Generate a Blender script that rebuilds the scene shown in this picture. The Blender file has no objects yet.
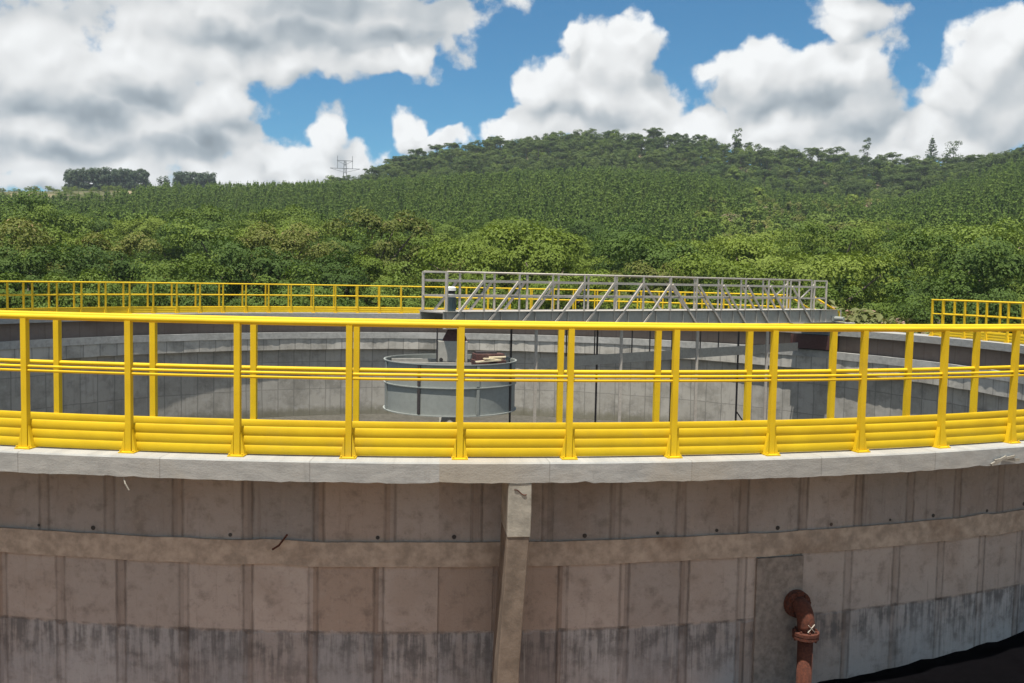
import bpy, bmesh, math, random
import numpy as np
from mathutils import Vector, Matrix
PI = math.pi
R_ = math.radians
SC = bpy.context.scene
COL = SC.collection
rng = np.random.RandomState(7)
random.seed(7)

# ------------------------------------------------------------------ camera
CAM = Vector((0.0, -23.2428, 1.4501))
YAW, PITCH, ROLL = 0.074, 0.0651, 0.0192
fw = Vector((math.sin(YAW) * math.cos(PITCH), math.cos(YAW) * math.cos(PITCH), -math.sin(PITCH)))
rt0 = Vector((math.cos(YAW), -math.sin(YAW), 0))
up0 = rt0.cross(fw)
rt = rt0 * math.cos(ROLL) + up0 * math.sin(ROLL)
up = up0 * math.cos(ROLL) - rt0 * math.sin(ROLL)
cam_d = bpy.data.cameras.new("camera")
cam = bpy.data.objects.new("camera", cam_d)
COL.objects.link(cam)
M = Matrix(((rt.x, up.x, -fw.x), (rt.y, up.y, -fw.y), (rt.z, up.z, -fw.z))).to_4x4()
M.translation = CAM
cam.matrix_world = M
cam_d.sensor_width = 36
cam_d.lens = 36 * 956.0887 / 1024
cam_d.clip_start = 0.1
cam_d.clip_end = 12000
SC.camera = cam

# ------------------------------------------------------------------ light
SUN_AZ, SUN_EL = R_(-153), R_(75.5)
SUN_DIR = Vector((math.sin(SUN_AZ) * math.cos(SUN_EL), math.cos(SUN_AZ) * math.cos(SUN_EL), math.sin(SUN_EL)))
sd = bpy.data.lights.new("sun", 'SUN')
sd.energy = 5.0
sd.angle = R_(0.5)
sd.color = (1.0, 0.95, 0.86)
sun = bpy.data.objects.new("sun", sd)
COL.objects.link(sun)
sun.rotation_euler = SUN_DIR.to_track_quat('Z', 'Y').to_euler()
sun.location = (0, 0, 60)
SC.view_settings.view_transform = 'Standard'
SC.view_settings.look = 'None'
SC.view_settings.gamma = 1
SC.view_settings.exposure = 0.65
SC.view_settings.use_curve_mapping = False

# ------------------------------------------------------------------ node helper
class G:
    def __init__(s, nt): s.nt = nt
    def n(s, t, **k):
        nd = s.nt.nodes.new(t)
        for a, b in k.items(): setattr(nd, a, b)
        return nd
    def lk(s, a, b): s.nt.links.new(a, b)
    def put(s, sock, v):
        if hasattr(v, 'is_linked') or isinstance(v, bpy.types.NodeSocket): s.lk(v, sock)
        else: sock.default_value = v
    def m(s, op, a, b=None, c=None, clamp=False):
        nd = s.n('ShaderNodeMath', operation=op); nd.use_clamp = clamp
        s.put(nd.inputs[0], a)
        if b is not None: s.put(nd.inputs[1], b)
        if c is not None: s.put(nd.inputs[2], c)
        return nd.outputs[0]
    def v(s, op, a, b=None):
        nd = s.n('ShaderNodeVectorMath', operation=op)
        s.put(nd.inputs[0], a)
        if b is not None: s.put(nd.inputs[1], b)
        return nd.outputs['Value' if op in ('LENGTH', 'DOT_PRODUCT') else 'Vector']
    def xyz(s, x, y, z=0.0):
        nd = s.n('ShaderNodeCombineXYZ')
        for i, q in enumerate((x, y, z)): s.put(nd.inputs[i], q)
        return nd.outputs[0]
    def sep(s, v):
        nd = s.n('ShaderNodeSeparateXYZ'); s.lk(v, nd.inputs[0]); return nd.outputs
    def noise(s, vec, scale, detail=4, rough=0.55, out=0):
        nd = s.n('ShaderNodeTexNoise'); s.lk(vec, nd.inputs['Vector'])
        nd.inputs['Scale'].default_value = scale; nd.inputs['Detail'].default_value = detail
        nd.inputs['Roughness'].default_value = rough
        return nd.outputs[out]
    def ss(s, x, a, b):
        nd = s.n('ShaderNodeMapRange', interpolation_type='SMOOTHSTEP')
        s.put(nd.inputs[0], x); nd.inputs[1].default_value = a; nd.inputs[2].default_value = b
        return nd.outputs[0]
    def mix(s, f, a, b, mode='MIX'):
        nd = s.n('ShaderNodeMix', data_type='RGBA', blend_type=mode)
        s.put(nd.inputs[0], f); s.put(nd.inputs[6], a); s.put(nd.inputs[7], b)
        return nd.outputs[2]
    def white(s, x):
        nd = s.n('ShaderNodeTexWhiteNoise', noise_dimensions='1D'); s.put(nd.inputs['W'], x); return nd.outputs[0]
    def bump(s, h, strength, dist):
        nd = s.n('ShaderNodeBump'); s.lk(h, nd.inputs['Height'])
        nd.inputs['Strength'].default_value = strength; nd.inputs['Distance'].default_value = dist
        return nd.outputs[0]
    def obj(s): return s.n('ShaderNodeTexCoord').outputs['Object']
    def uv(s): return s.n('ShaderNodeTexCoord').outputs['UV']

def C4(*c): return (c[0], c[1], c[2], 1.0)
def mat(name):
    m = bpy.data.materials.new(name); m.use_nodes = True
    g = G(m.node_tree)
    b = m.node_tree.nodes['Principled BSDF']
    return m, g, b

# ------------------------------------------------------------------ world: sky with cumulus
CLOUD = [(-47, 152, 16, 17), (-27, 155, 15, 16), (-20, 141, 23, 12), (-384, 82, 59, 15), (-315, 88, 53, 17), (-228, 86, 57, 16), (-155, 94, 49, 14), (448, 126, 40, 15), (331, 134, 34, 14), (297, 144, 20, 12), (-204, 133, 17, 18), (-391, 193, 74, 63), (-341, 170, 78, 56), (-287, 204, 99, 66), (-367, 131, 76, 37), (-288, 142, 73, 38), (-237, 155, 45, 47), (-218, 173, 28, 24), (-213, 254, 123, 43), (-117, 252, 109, 42), (-47, 269, 81, 25), (-146, 217, 88, 26), (-66, 216, 56, 15), (-30, 224, 18, 20), (-392, 97, 58, 23), (-324, 101, 71, 24), (-270, 119, 55, 23), (-237, 100, 57, 22), (-180, 114, 37, 24), (-146, 116, 40, 22), (-118, 139, 18, 30), (-91, 118, 28, 22), (-116, 102, 60, 15), (-40, 161, 19, 17), (-33, 141, 20, 15), (-2, 144, 19, 11), (159, 228, 46, 38), (130, 248, 16, 18), (189, 252, 22, 22), (199, 228, 22, 34), (118, 205, 43, 30), (90, 199, 23, 20), (160, 185, 63, 43), (119, 163, 62, 20), (206, 177, 40, 26), (57, 154, 27, 12), (252, 157, 38, 16), (201, 155, 61, 20), (406, 268, 38, 23), (391, 248, 22, 17), (371, 203, 64, 33), (280, 216, 28, 22), (264, 211, 18, 18), (319, 203, 48, 33), (415, 204, 33, 38), (401, 171, 51, 33), (340, 158, 50, 27), (388, 142, 70, 19), (309, 227, 21, 18), (528, 212, 35, 35), (543, 229, 26, 27), (502, 177, 41, 28), (536, 164, 49, 44), (478, 149, 45, 19), (441, 146, 20, 13), (504, 137, 59, 19), (599, 187, 54, 62), (-455, 167, 69, 88), (-373, 294, 142, 54), (-127, 325, 196, 59), (427, 312, 54, 28), (-471, 104, 68, 44)]
GREY = [(-117, 245, 160, 39), (-213, 230, 89, 29), (-349, 149, 116, 28), (-358, 113, 116, 19), (-228, 133, 58, 27), (-391, 152, 67, 23), (129, 167, 97, 18), (358, 184, 89, 32), (524, 163, 62, 37), (406, 156, 74, 22), (-26, 270, 82, 23), (-146, 267, 157, 37), (-270, 119, 74, 18), (-297, 170, 72, 22)]
W = bpy.data.worlds.new("World"); SC.world = W; W.use_nodes = True
g = G(W.node_tree)
for nd in list(W.node_tree.nodes): W.node_tree.nodes.remove(nd)
out = g.n('ShaderNodeOutputWorld')
sky = g.n('ShaderNodeTexSky', sky_type='NISHITA')
sky.sun_disc = False; sky.sun_elevation = SUN_EL; sky.sun_rotation = SUN_AZ
sky.altitude = 900; sky.air_density = 1.0; sky.dust_density = 0.35; sky.ozone_density = 3.0
dirv = g.n('ShaderNodeTexCoord').outputs['Generated']
dx, dy, dz = g.sep(dirv)
az = g.m('ARCTAN2', dx, dy)
te = g.m('DIVIDE', dz, g.m('SQRT', g.m('ADD', g.m('MULTIPLY', dx, dx), g.m('ADD', g.m('MULTIPLY', dy, dy), 1e-6))))
P = g.xyz(az, te, 0.0)
def noise2(vec, scale, detail, rough, out=0):
    nd = g.n('ShaderNodeTexNoise', noise_dimensions='2D'); g.lk(vec, nd.inputs['Vector'])
    nd.inputs['Scale'].default_value = scale; nd.inputs['Detail'].default_value = detail; nd.inputs['Roughness'].default_value = rough
    return nd.outputs[out]
def billow(off):
    q = g.v('ADD', g.v('ADD', P, WARP), off)
    tot = None
    for sc_v, wt in ((17.0, 0.66), (42.0, 0.30)):
        vo = g.n('ShaderNodeTexVoronoi', feature='SMOOTH_F1', voronoi_dimensions='2D'); g.lk(q, vo.inputs['Vector'])
        vo.inputs['Scale'].default_value = sc_v; vo.inputs['Detail'].default_value = 0; vo.inputs['Roughness'].default_value = 0.5; vo.inputs['Smoothness'].default_value = 0.9
        t = g.m('MULTIPLY', g.m('SUBTRACT', 0.42, vo.outputs['Distance']), wt)
        tot = t if tot is None else g.m('ADD', tot, t)
    return tot
w0 = g.v('SUBTRACT', noise2(P, 15, 3, 0.55, out=1), (0.5, 0.5, 0.5))
WARP = g.v('MULTIPLY', w0, (0.03, 0.03, 0))
Q = g.v('ADD', P, g.v('MULTIPLY', w0, (0.05, 0.045, 0)))
acc = None; acc2 = None
for (a, e, rx, ry) in CLOUD:
    L = g.v('LENGTH', g.v('MULTIPLY', g.v('SUBTRACT', Q, (a / 1000, e / 1000, 0)), (1000 / rx, 1000 / ry, 0)))
    acc = L if acc is None else g.m('SMOOTH_MIN', acc, L, 0.2)
    L2 = g.v('LENGTH', g.v('MULTIPLY', g.v('SUBTRACT', Q, (a / 1000 + .012, e / 1000 - .026, 0)), (1000 / rx, 1000 / ry, 0)))
    acc2 = L2 if acc2 is None else g.m('SMOOTH_MIN', acc2, L2, 0.2)
base = g.m('SUBTRACT', 1.07, acc)
b0 = billow((0, 0, 0))
fb = g.m('SUBTRACT', noise2(P, 26, 8, 0.60), 0.5)
n0 = g.m('ADD', g.m('MULTIPLY', b0, 0.8), g.m('MULTIPLY', fb, 1.25))
lit = g.m('SUBTRACT', b0, billow((-0.006, 0.011, 0)))
gr = None
for (a, e, rx, ry) in GREY:
    q = g.m('SUBTRACT', 1.0, g.v('LENGTH', g.v('MULTIPLY', g.v('SUBTRACT', Q, (a / 1000, e / 1000, 0)), (1000 / rx, 1000 / ry, 0))), clamp=True)
    gr = q if gr is None else g.m('MAXIMUM', gr, q)
gr = g.ss(gr, 0.0, 1.1)
d0 = g.m('ADD', g.m('ADD', base, n0), g.m('MULTIPLY', gr, 0.9))
alpha = g.ss(d0, -0.10, 0.32)
# unseen cloud added above and behind the view to whiten the fill light
over = g.m('MULTIPLY', g.ss(g.noise(dirv, 2.6, 4, 0.55), 0.46, 0.56), g.m('MAXIMUM', g.ss(te, 0.42, 0.6), g.ss(dy, 0.1, -0.2)))
over = g.m('MULTIPLY', over, g.ss(te, 0.02, 0.1))
alpha = g.m('MAXIMUM', alpha, over)
lit2 = g.m('SUBTRACT', acc2, acc)
lown = noise2(P, 11, 5, 0.6)
b = g.m('ADD', 0.80, g.m('ADD', g.m('MULTIPLY', lit, 0.50), g.m('MULTIPLY', fb, 0.06)))
b = g.m('ADD', b, g.m('MULTIPLY', g.m('MINIMUM', g.m('MAXIMUM', lit2, -0.7), 0.7), 0.26))
b = g.m('ADD', b, g.m('MULTIPLY', g.m('SUBTRACT', lown, 0.5), 0.14))
b = g.m('SUBTRACT', b, g.m('MULTIPLY', gr, 0.27))
b = g.m('MINIMUM', g.m('MAXIMUM', b, 0.30), 1.0)
ccol = g.mix(g.ss(b, 0.35, 0.85), C4(0.76, 0.89, 1.0), C4(0.98, 0.995, 1.0))
ccol = g.mix(1.0, ccol, g.xyz(b, b, b), 'MULTIPLY')
bg1 = g.n('ShaderNodeBackground'); bg1.inputs[1].default_value = 0.062
g.lk(g.mix(1.0, sky.outputs[0], C4(0.46, 0.95, 1.10), 'MULTIPLY'), bg1.inputs[0])
bg2 = g.n('ShaderNodeBackground'); bg2.inputs[1].default_value = 0.62
g.lk(ccol, bg2.inputs[0])
mx = g.n('ShaderNodeMixShader'); g.lk(alpha, mx.inputs[0]); g.lk(bg1.outputs[0], mx.inputs[1]); g.lk(bg2.outputs[0], mx.inputs[2])
g.lk(mx.outputs[0], out.inputs[0])
W.cycles.sampling_method = 'MANUAL'; W.cycles.sample_map_resolution = 512

# ------------------------------------------------------------------ mesh helpers
def mesh_of(name, V, F, mats, UV=None, mi=None, smooth=False):
    me = bpy.data.meshes.new(name)
    me.from_pydata([tuple(v) for v in V], [], [tuple(f) for f in F])
    for m in (mats if isinstance(mats, (list, tuple)) else [mats]): me.materials.append(m)
    if UV is not None:
        l = me.uv_layers.new(name='UVMap')
        idx = np.empty(len(me.loops), dtype=np.int32); me.loops.foreach_get('vertex_index', idx)
        l.data.foreach_set('uv', np.asarray(UV, dtype=np.float32)[idx].ravel())
    if mi is not None: me.polygons.foreach_set('material_index', np.asarray(mi, dtype=np.int32))
    if smooth: me.polygons.foreach_set('use_smooth', np.ones(len(me.polygons), dtype=bool))
    me.update()
    return me
def link(name, me, parent=None, label=None, loc=None, rotz=0.0):
    o = bpy.data.objects.new(name, me); COL.objects.link(o)
    if parent is not None:
        o.parent = parent
        if loc is None: loc = -WL[parent.name]
        else: loc = Vector(loc) - WL[parent.name]
        WL[o.name] = WL[parent.name] + loc
    else:
        loc = Vector(loc) if loc is not None else Vector((0, 0, 0))
        WL[o.name] = loc.copy()
    o.location = loc; o.rotation_euler = (0, 0, rotz)
    if label: o['label'] = label
    return o
WL = {}
def thing(name, label, cat, loc=(0, 0, 0), group=None, rotz=0.0, me=None):
    o = bpy.data.objects.new(name, me); COL.objects.link(o)
    o.location = loc; o.rotation_euler = (0, 0, rotz)
    WL[o.name] = Vector(loc)
    o['label'] = label; o['category'] = cat
    if group: o['group'] = group
    return o
class MB:
    def __init__(s): s.V = []; s.F = []; s.mi = []
    def add(s, V, F, mi=0):
        k = len(s.V); s.V += [tuple(v) for v in V]; s.F += [tuple(i + k for i in f) for f in F]; s.mi += [mi] * len(F); return s
    def box(s, c, size, ax=None, mi=0):
        X, Y, Z = ax if ax else (Vector((1, 0, 0)), Vector((0, 1, 0)), Vector((0, 0, 1)))
        c = Vector(c); a, b, d = [q / 2 for q in size]
        V = [c + X * i * a + Y * j * b + Z * k * d for i in (-1, 1) for j in (-1, 1) for k in (-1, 1)]
        return s.add(V, [(0, 1, 3, 2), (4, 6, 7, 5), (0, 4, 5, 1), (2, 3, 7, 6), (0, 2, 6, 4), (1, 5, 7, 3)], mi)
    def bar(s, p, q, w, h=None, upv=(0, 0, 1), mi=0):
        p, q = Vector(p), Vector(q); X = (q - p); L = X.length; X.normalize()
        Y = Vector(upv).cross(X)
        if Y.length < 1e-4: Y = Vector((0, 1, 0)).cross(X)
        Y.normalize(); Z = X.cross(Y)
        return s.box((p + q) / 2, (L, w, h or w), (X, Y, Z), mi)
    def tube(s, pts, r, n=10, cap=True, mi=0):
        pts = [Vector(p) for p in pts]; rs = r if isinstance(r, (list, tuple)) else [r] * len(pts)
        V = []; prev = None
        for i, p in enumerate(pts):
            t = (pts[min(i + 1, len(pts) - 1)] - pts[max(i - 1, 0)]).normalized()
            if prev is None:
                a = t.orthogonal().normalized()
            else:
                a = (prev - t * prev.dot(t)).normalized()
            prev = a; b = t.cross(a)
            V += [p + (a * math.cos(2 * PI * k / n) + b * math.sin(2 * PI * k / n)) * rs[i] for k in range(n)]
        F = [(i * n + k, i * n + (k + 1) % n, (i + 1) * n + (k + 1) % n, (i + 1) * n + k) for i in range(len(pts) - 1) for k in range(n)]
        if cap: F += [tuple(range(n - 1, -1, -1)), tuple((len(pts) - 1) * n + k for k in range(n))]
        return s.add(V, F, mi)
    def mesh(s, name, mats, smooth=False): return mesh_of(name, s.V, s.F, mats, mi=s.mi, smooth=smooth)
    def build(s, name, mats, parent=None, label=None, smooth=False, bevel=0):
        o = link(name, s.mesh(name, mats, smooth), parent, label)
        if bevel: 
            md = o.modifiers.new('bevel', 'BEVEL'); md.width = bevel; md.segments = 2; md.limit_method = 'ANGLE'
        return o
def pol(a, r, z=0.0): return Vector((r * math.sin(a), -r * math.cos(a), z))   # a: 0 = nearest to the camera, + to the right
RREF = 15.3
def ring_mesh(name, prof, a0, a1, n, mats, closed=True, full=False, jit=None, smooth=True):
    """sweep a profile of (r, z) round the tank axis"""
    k = len(prof); V = []; UV = []
    arc = [0.0]
    for i in range(1, k): arc.append(arc[-1] + math.hypot(prof[i][0] - prof[i - 1][0], prof[i][1] - prof[i - 1][1]))
    for i in range(n + 1):
        a = a0 + (a1 - a0) * i / n
        for j, (r, z) in enumerate(prof):
            dr = dz = 0
            if jit: dr, dz = jit(i, j, a)
            V.append(pol(a, r + dr, z + dz)); UV.append((a * RREF, z if abs(prof[j][1] - prof[j - 1][1]) > -1 else arc[j]))
    F = []
    kk = k if closed else k - 1
    for i in range(n):
        for j in range(kk):
            F.append((i * k + j, i * k + (j + 1) % k, (i + 1) * k + (j + 1) % k, (i + 1) * k + j))
    if closed and not full: F += [tuple(range(k - 1, -1, -1)), tuple(n * k + j for j in range(k))]
    me = mesh_of(name, V, F, mats, UV=UV)
    bm = bmesh.new(); bm.from_mesh(me)
    if full: bmesh.ops.remove_doubles(bm, verts=bm.verts, dist=1e-5)
    bmesh.ops.recalc_face_normals(bm, faces=bm.faces); bm.to_mesh(me); bm.free()
    if smooth:
        me.polygons.foreach_set('use_smooth', np.ones(len(me.polygons), dtype=bool))
        me.set_sharp_from_angle(angle=R_(40))
    return me
def circ(r, z, rad, n=10): return [(r + rad * math.cos(2 * PI * k / n), z + rad * math.sin(2 * PI * k / n)) for k in range(n)]

# ------------------------------------------------------------------ materials
def concrete(name, base, var=0.12, stain=(0.20, 0.165, 0.135), stain_amt=0.4, scale=1.0, rough=0.9, bump=0.35):
    m, g, b = mat(name)
    o = g.obj()
    n1 = g.noise(o, 0.9 * scale, 6, 0.6); n2 = g.noise(o, 7 * scale, 6, 0.65); n3 = g.noise(o, 60 * scale, 3, 0.6)
    lo = [c * (1 - var) for c in base]; hi = [c * (1 + var) for c in base]
    c = g.mix(g.ss(n2, 0.3, 0.7), C4(*lo), C4(*hi))
    c = g.mix(g.m('MULTIPLY', g.ss(n1, 0.52, 0.72), stain_amt), c, C4(*stain))
    c = g.mix(g.m('MULTIPLY', g.ss(n3, 0.62, 0.75), 0.35), c, C4(*[x * 0.55 for x in base]))
    g.lk(c, b.inputs['Base Color']); b.inputs['Roughness'].default_value = rough
    b.inputs['Specular IOR Level'].default_value = 0.25
    g.lk(g.bump(g.m('ADD', g.m('MULTIPLY', n2, 0.6), g.m('MULTIPLY', n3, 0.4)), bump, 0.012), b.inputs['Normal'])
    return m
M_LEDGE = None
def ledge_mat():
    m, g, b = mat("ledge_concrete")
    o = g.obj(); u, v, _ = g.sep(g.uv())
    n1 = g.noise(g.xyz(u, v), 0.8, 5, 0.6); n2 = g.noise(g.xyz(u, g.m('MULTIPLY', v, 3.0)), 5, 6, 0.65); n3 = g.noise(o, 70, 3, 0.6)
    seg = g.white(g.m('FLOOR', g.m('DIVIDE', g.m('ADD', u, 0.3), 1.15)))
    c = g.mix(g.ss(n2, 0.3, 0.7), C4(0.255, 0.258, 0.252), C4(0.36, 0.36, 0.345))
    c = g.mix(g.m('MULTIPLY', seg, 0.35), c, C4(0.30, 0.275, 0.235))
    drl = g.noise(g.xyz(g.m('MULTIPLY', u, 11.0), g.m('MULTIPLY', v, 1.5)), 1.0, 5, 0.65)
    c = g.mix(g.m('MULTIPLY', g.ss(drl, 0.54, 0.72), 0.45), c, C4(0.19, 0.18, 0.165))
    jn = g.ss(g.m('ABSOLUTE', g.m('SUBTRACT', g.m('FRACT', g.m('DIVIDE', g.m('ADD', u, 0.3), 1.15)), 0.5)), 0.494, 0.498)
    c = g.mix(g.m('MULTIPLY', jn, 0.5), c, C4(0.15, 0.14, 0.13))
    c = g.mix(g.m('MULTIPLY', g.ss(n1, 0.5, 0.7), 0.55), c, C4(0.33, 0.29, 0.23))
    # rust brown run at one place and the browner stretch by the buttress
    s1 = g.ss(g.m('ABSOLUTE', g.m('ADD', u, 2.62)), 0.11, 0.05)
    c = g.mix(g.m('MULTIPLY', s1, g.m('MULTIPLY', g.ss(n2, 0.25, 0.6), 0.6)), c, C4(0.34, 0.25, 0.15))
    s2 = g.ss(g.m('ABSOLUTE', g.m('SUBTRACT', u, 0.12)), 0.75, 0.35)
    c = g.mix(g.m('MULTIPLY', s2, 0.55), c, C4(0.31, 0.27, 0.21))
    c = g.mix(g.m('MULTIPLY', g.ss(n3, 0.6, 0.75), 0.4), c, C4(0.2, 0.2, 0.19))
    g.lk(c, b.inputs['Base Color']); b.inputs['Roughness'].default_value = 0.9; b.inputs['Specular IOR Level'].default_value = 0.2
    g.lk(g.bump(g.m('ADD', g.m('MULTIPLY', n2, 0.6), g.m('MULTIPLY', n3, 0.3)), 0.4, 0.012), b.inputs['Normal'])
    return m
def outer_wall_mat():
    m, g, b = mat("formed_wall_concrete")
    u, v, _ = g.sep(g.uv()); p2 = g.xyz(u, v)
    upr = g.m('GREATER_THAN', v, -0.86); low = g.ss(g.m('ADD', v, g.m('MULTIPLY', g.m('SUBTRACT', g.noise(p2, 9, 5, .65), 0.5), 0.10)), -1.55, -1.58)
    pu_a = g.m('DIVIDE', g.m('ADD', u, 0.275), 0.60); pu_b = g.m('DIVIDE', g.m('ADD', u, 0.587), 0.553)
    pu = g.m('ADD', g.m('MULTIPLY', upr, pu_a), g.m('MULTIPLY', g.m('SUBTRACT', 1.0, upr), pu_b))
    f = g.m('FRACT', pu)
    wob = g.m('MULTIPLY', g.m('SUBTRACT', g.noise(p2, 6, 3), 0.5), 0.016)
    dist = g.m('ADD', g.m('MULTIPLY', g.m('MINIMUM', f, g.m('SUBTRACT', 1.0, f)), 0.58), wob)
    rowid = g.m('ADD', g.m('MULTIPLY', upr, 31.0), g.m('MULTIPLY', low, 67.0))
    sid = g.white(g.m('ADD', g.m('FLOOR', g.m('ADD', pu, 0.5)), g.m('ADD', rowid, 0.71)))
    strip = g.m('MULTIPLY', g.ss(dist, 0.046, 0.038), g.m('ADD', 0.45, g.m('MULTIPLY', sid, 0.55)))
    edge = g.m('MULTIPLY', g.ss(g.m('ABSOLUTE', g.m('SUBTRACT', dist, 0.042)), 0.02, 0.003), g.m('MULTIPLY', g.ss(g.noise(p2, 3.5, 4, .6), .25, .6), g.m('ADD', 0.55, g.m('MULTIPLY', sid, 0.45))))
    pid = g.m('ADD', g.m('FLOOR', pu), rowid)
    w1 = g.white(pid); w2 = g.white(g.m('ADD', pid, 0.37))
    nb = g.noise(p2, 1.1, 5, 0.6); nm = g.noise(p2, 6, 6, 0.65); nf = g.noise(p2, 60, 3, 0.6)
    stv = g.xyz(g.m('MULTIPLY', u, 22.0), g.m('MULTIPLY', v, 1.6)); st = g.noise(stv, 1.0, 5, 0.62)
    cu = g.mix(w1, C4(0.234, 0.223, 0.214), C4(0.325, 0.297, 0.276))
    cm = g.mix(w1, C4(0.291, 0.264, 0.240), C4(0.393, 0.350, 0.312))
    cl = g.mix(w1, C4(0.234, 0.240, 0.245), C4(0.342, 0.346, 0.343))
    c = g.mix(upr, cm, cu); c = g.mix(low, c, cl)
    c = g.mix(g.m('MULTIPLY', g.ss(w2, 0.75, 0.95), 0.45), c, C4(0.25, 0.165, 0.105))
    c = g.mix(g.m('MULTIPLY', g.ss(nb, 0.45, 0.7), 0.35), c, C4(0.20, 0.145, 0.105))
    c = g.mix(g.m('MULTIPLY', g.ss(nm, 0.48, 0.72), 0.45), c, C4(0.095, 0.08, 0.07))
    c = g.mix(g.m('MULTIPLY', g.ss(g.noise(p2, 2.6, 6, .7), .55, .75), 0.3), c, C4(0.33, 0.30, 0.265))
    dr = g.noise(g.xyz(g.m('MULTIPLY', u, 14.0), g.m('MULTIPLY', v, 0.9)), 1.0, 6, 0.68)
    c = g.mix(g.m('MULTIPLY', g.ss(dr, 0.56, 0.74), 0.3), c, C4(0.34, 0.30, 0.255))
    c = g.mix(g.m('MULTIPLY', g.ss(dr, 0.44, 0.28), 0.35), c, C4(0.11, 0.085, 0.07))
    c = g.mix(g.m('MULTIPLY', g.ss(nf, 0.58, 0.75), 0.25), c, C4(0.09, 0.075, 0.065))
    po = g.noise(p2, 150, 2, 0.5); c = g.mix(g.m('MULTIPLY', g.ss(po, 0.66, 0.74), 0.55), c, C4(0.06, 0.05, 0.045))
    n7 = g.noise(p2, 18, 8, 0.75); c = g.mix(g.m('MULTIPLY', g.ss(n7, 0.55, 0.68), 0.35), c, C4(0.115, 0.10, 0.09)); c = g.mix(g.m('MULTIPLY', g.ss(n7, 0.45, 0.32), 0.3), c, C4(0.38, 0.35, 0.32))
    # lower lift: tar-dark runs from its top edge and pale lime runs
    topd = g.ss(g.m('ADD', v, g.m('MULTIPLY', g.m('SUBTRACT', nb, .5), 1.2)), -2.2, -1.60)
    dk = g.m('MULTIPLY', low, g.m('MULTIPLY', g.ss(g.m('ADD', g.m('MULTIPLY', st, .6), g.m('MULTIPLY', nm, .4)), 0.42, 0.58), g.m('MULTIPLY', topd, 0.72)))
    c = g.mix(dk, c, C4(0.075, 0.077, 0.08))
    st2 = g.noise(g.xyz(g.m('ADD', g.m('MULTIPLY', u, 30.0), 50.0), g.m('MULTIPLY', v, 1.2)), 1.0, 4, 0.6)
    lm = g.m('MULTIPLY', low, g.m('MULTIPLY', g.ss(st2, 0.60, 0.74), 0.55))
    c = g.mix(lm, c, C4(0.40, 0.395, 0.37))
    c = g.mix(g.m('MULTIPLY', strip, g.m('ADD', 0.2, g.m('MULTIPLY', w2, 0.4))), c, C4(0.155, 0.122, 0.10))
    c = g.mix(g.m('MULTIPLY', edge, 0.5), c, C4(0.06, 0.048, 0.04))
    # cold joint between the lifts
    cj = g.m('MULTIPLY', g.ss(g.m('ABSOLUTE', g.m('ADD', v, g.m('ADD', 1.56, g.m('MULTIPLY', wob, 1.6)))), 0.018, 0.003), g.ss(nm, .35, .6))
    c = g.mix(g.m('MULTIPLY', cj, 0.6), c, C4(0.10, 0.085, 0.075))
    g.lk(c, b.inputs['Base Color']); b.inputs['Roughness'].default_value = 0.92; b.inputs['Specular IOR Level'].default_value = 0.2
    hgt = g.m('ADD', g.m('MULTIPLY', strip, 0.5), g.m('ADD', g.m('MULTIPLY', nm, 0.25), g.m('MULTIPLY', nf, 0.2)))
    hgt = g.m('SUBTRACT', hgt, g.m('MULTIPLY', edge, 0.5))
    g.lk(g.bump(hgt, 0.7, 0.02), b.inputs['Normal'])
    return m
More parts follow.
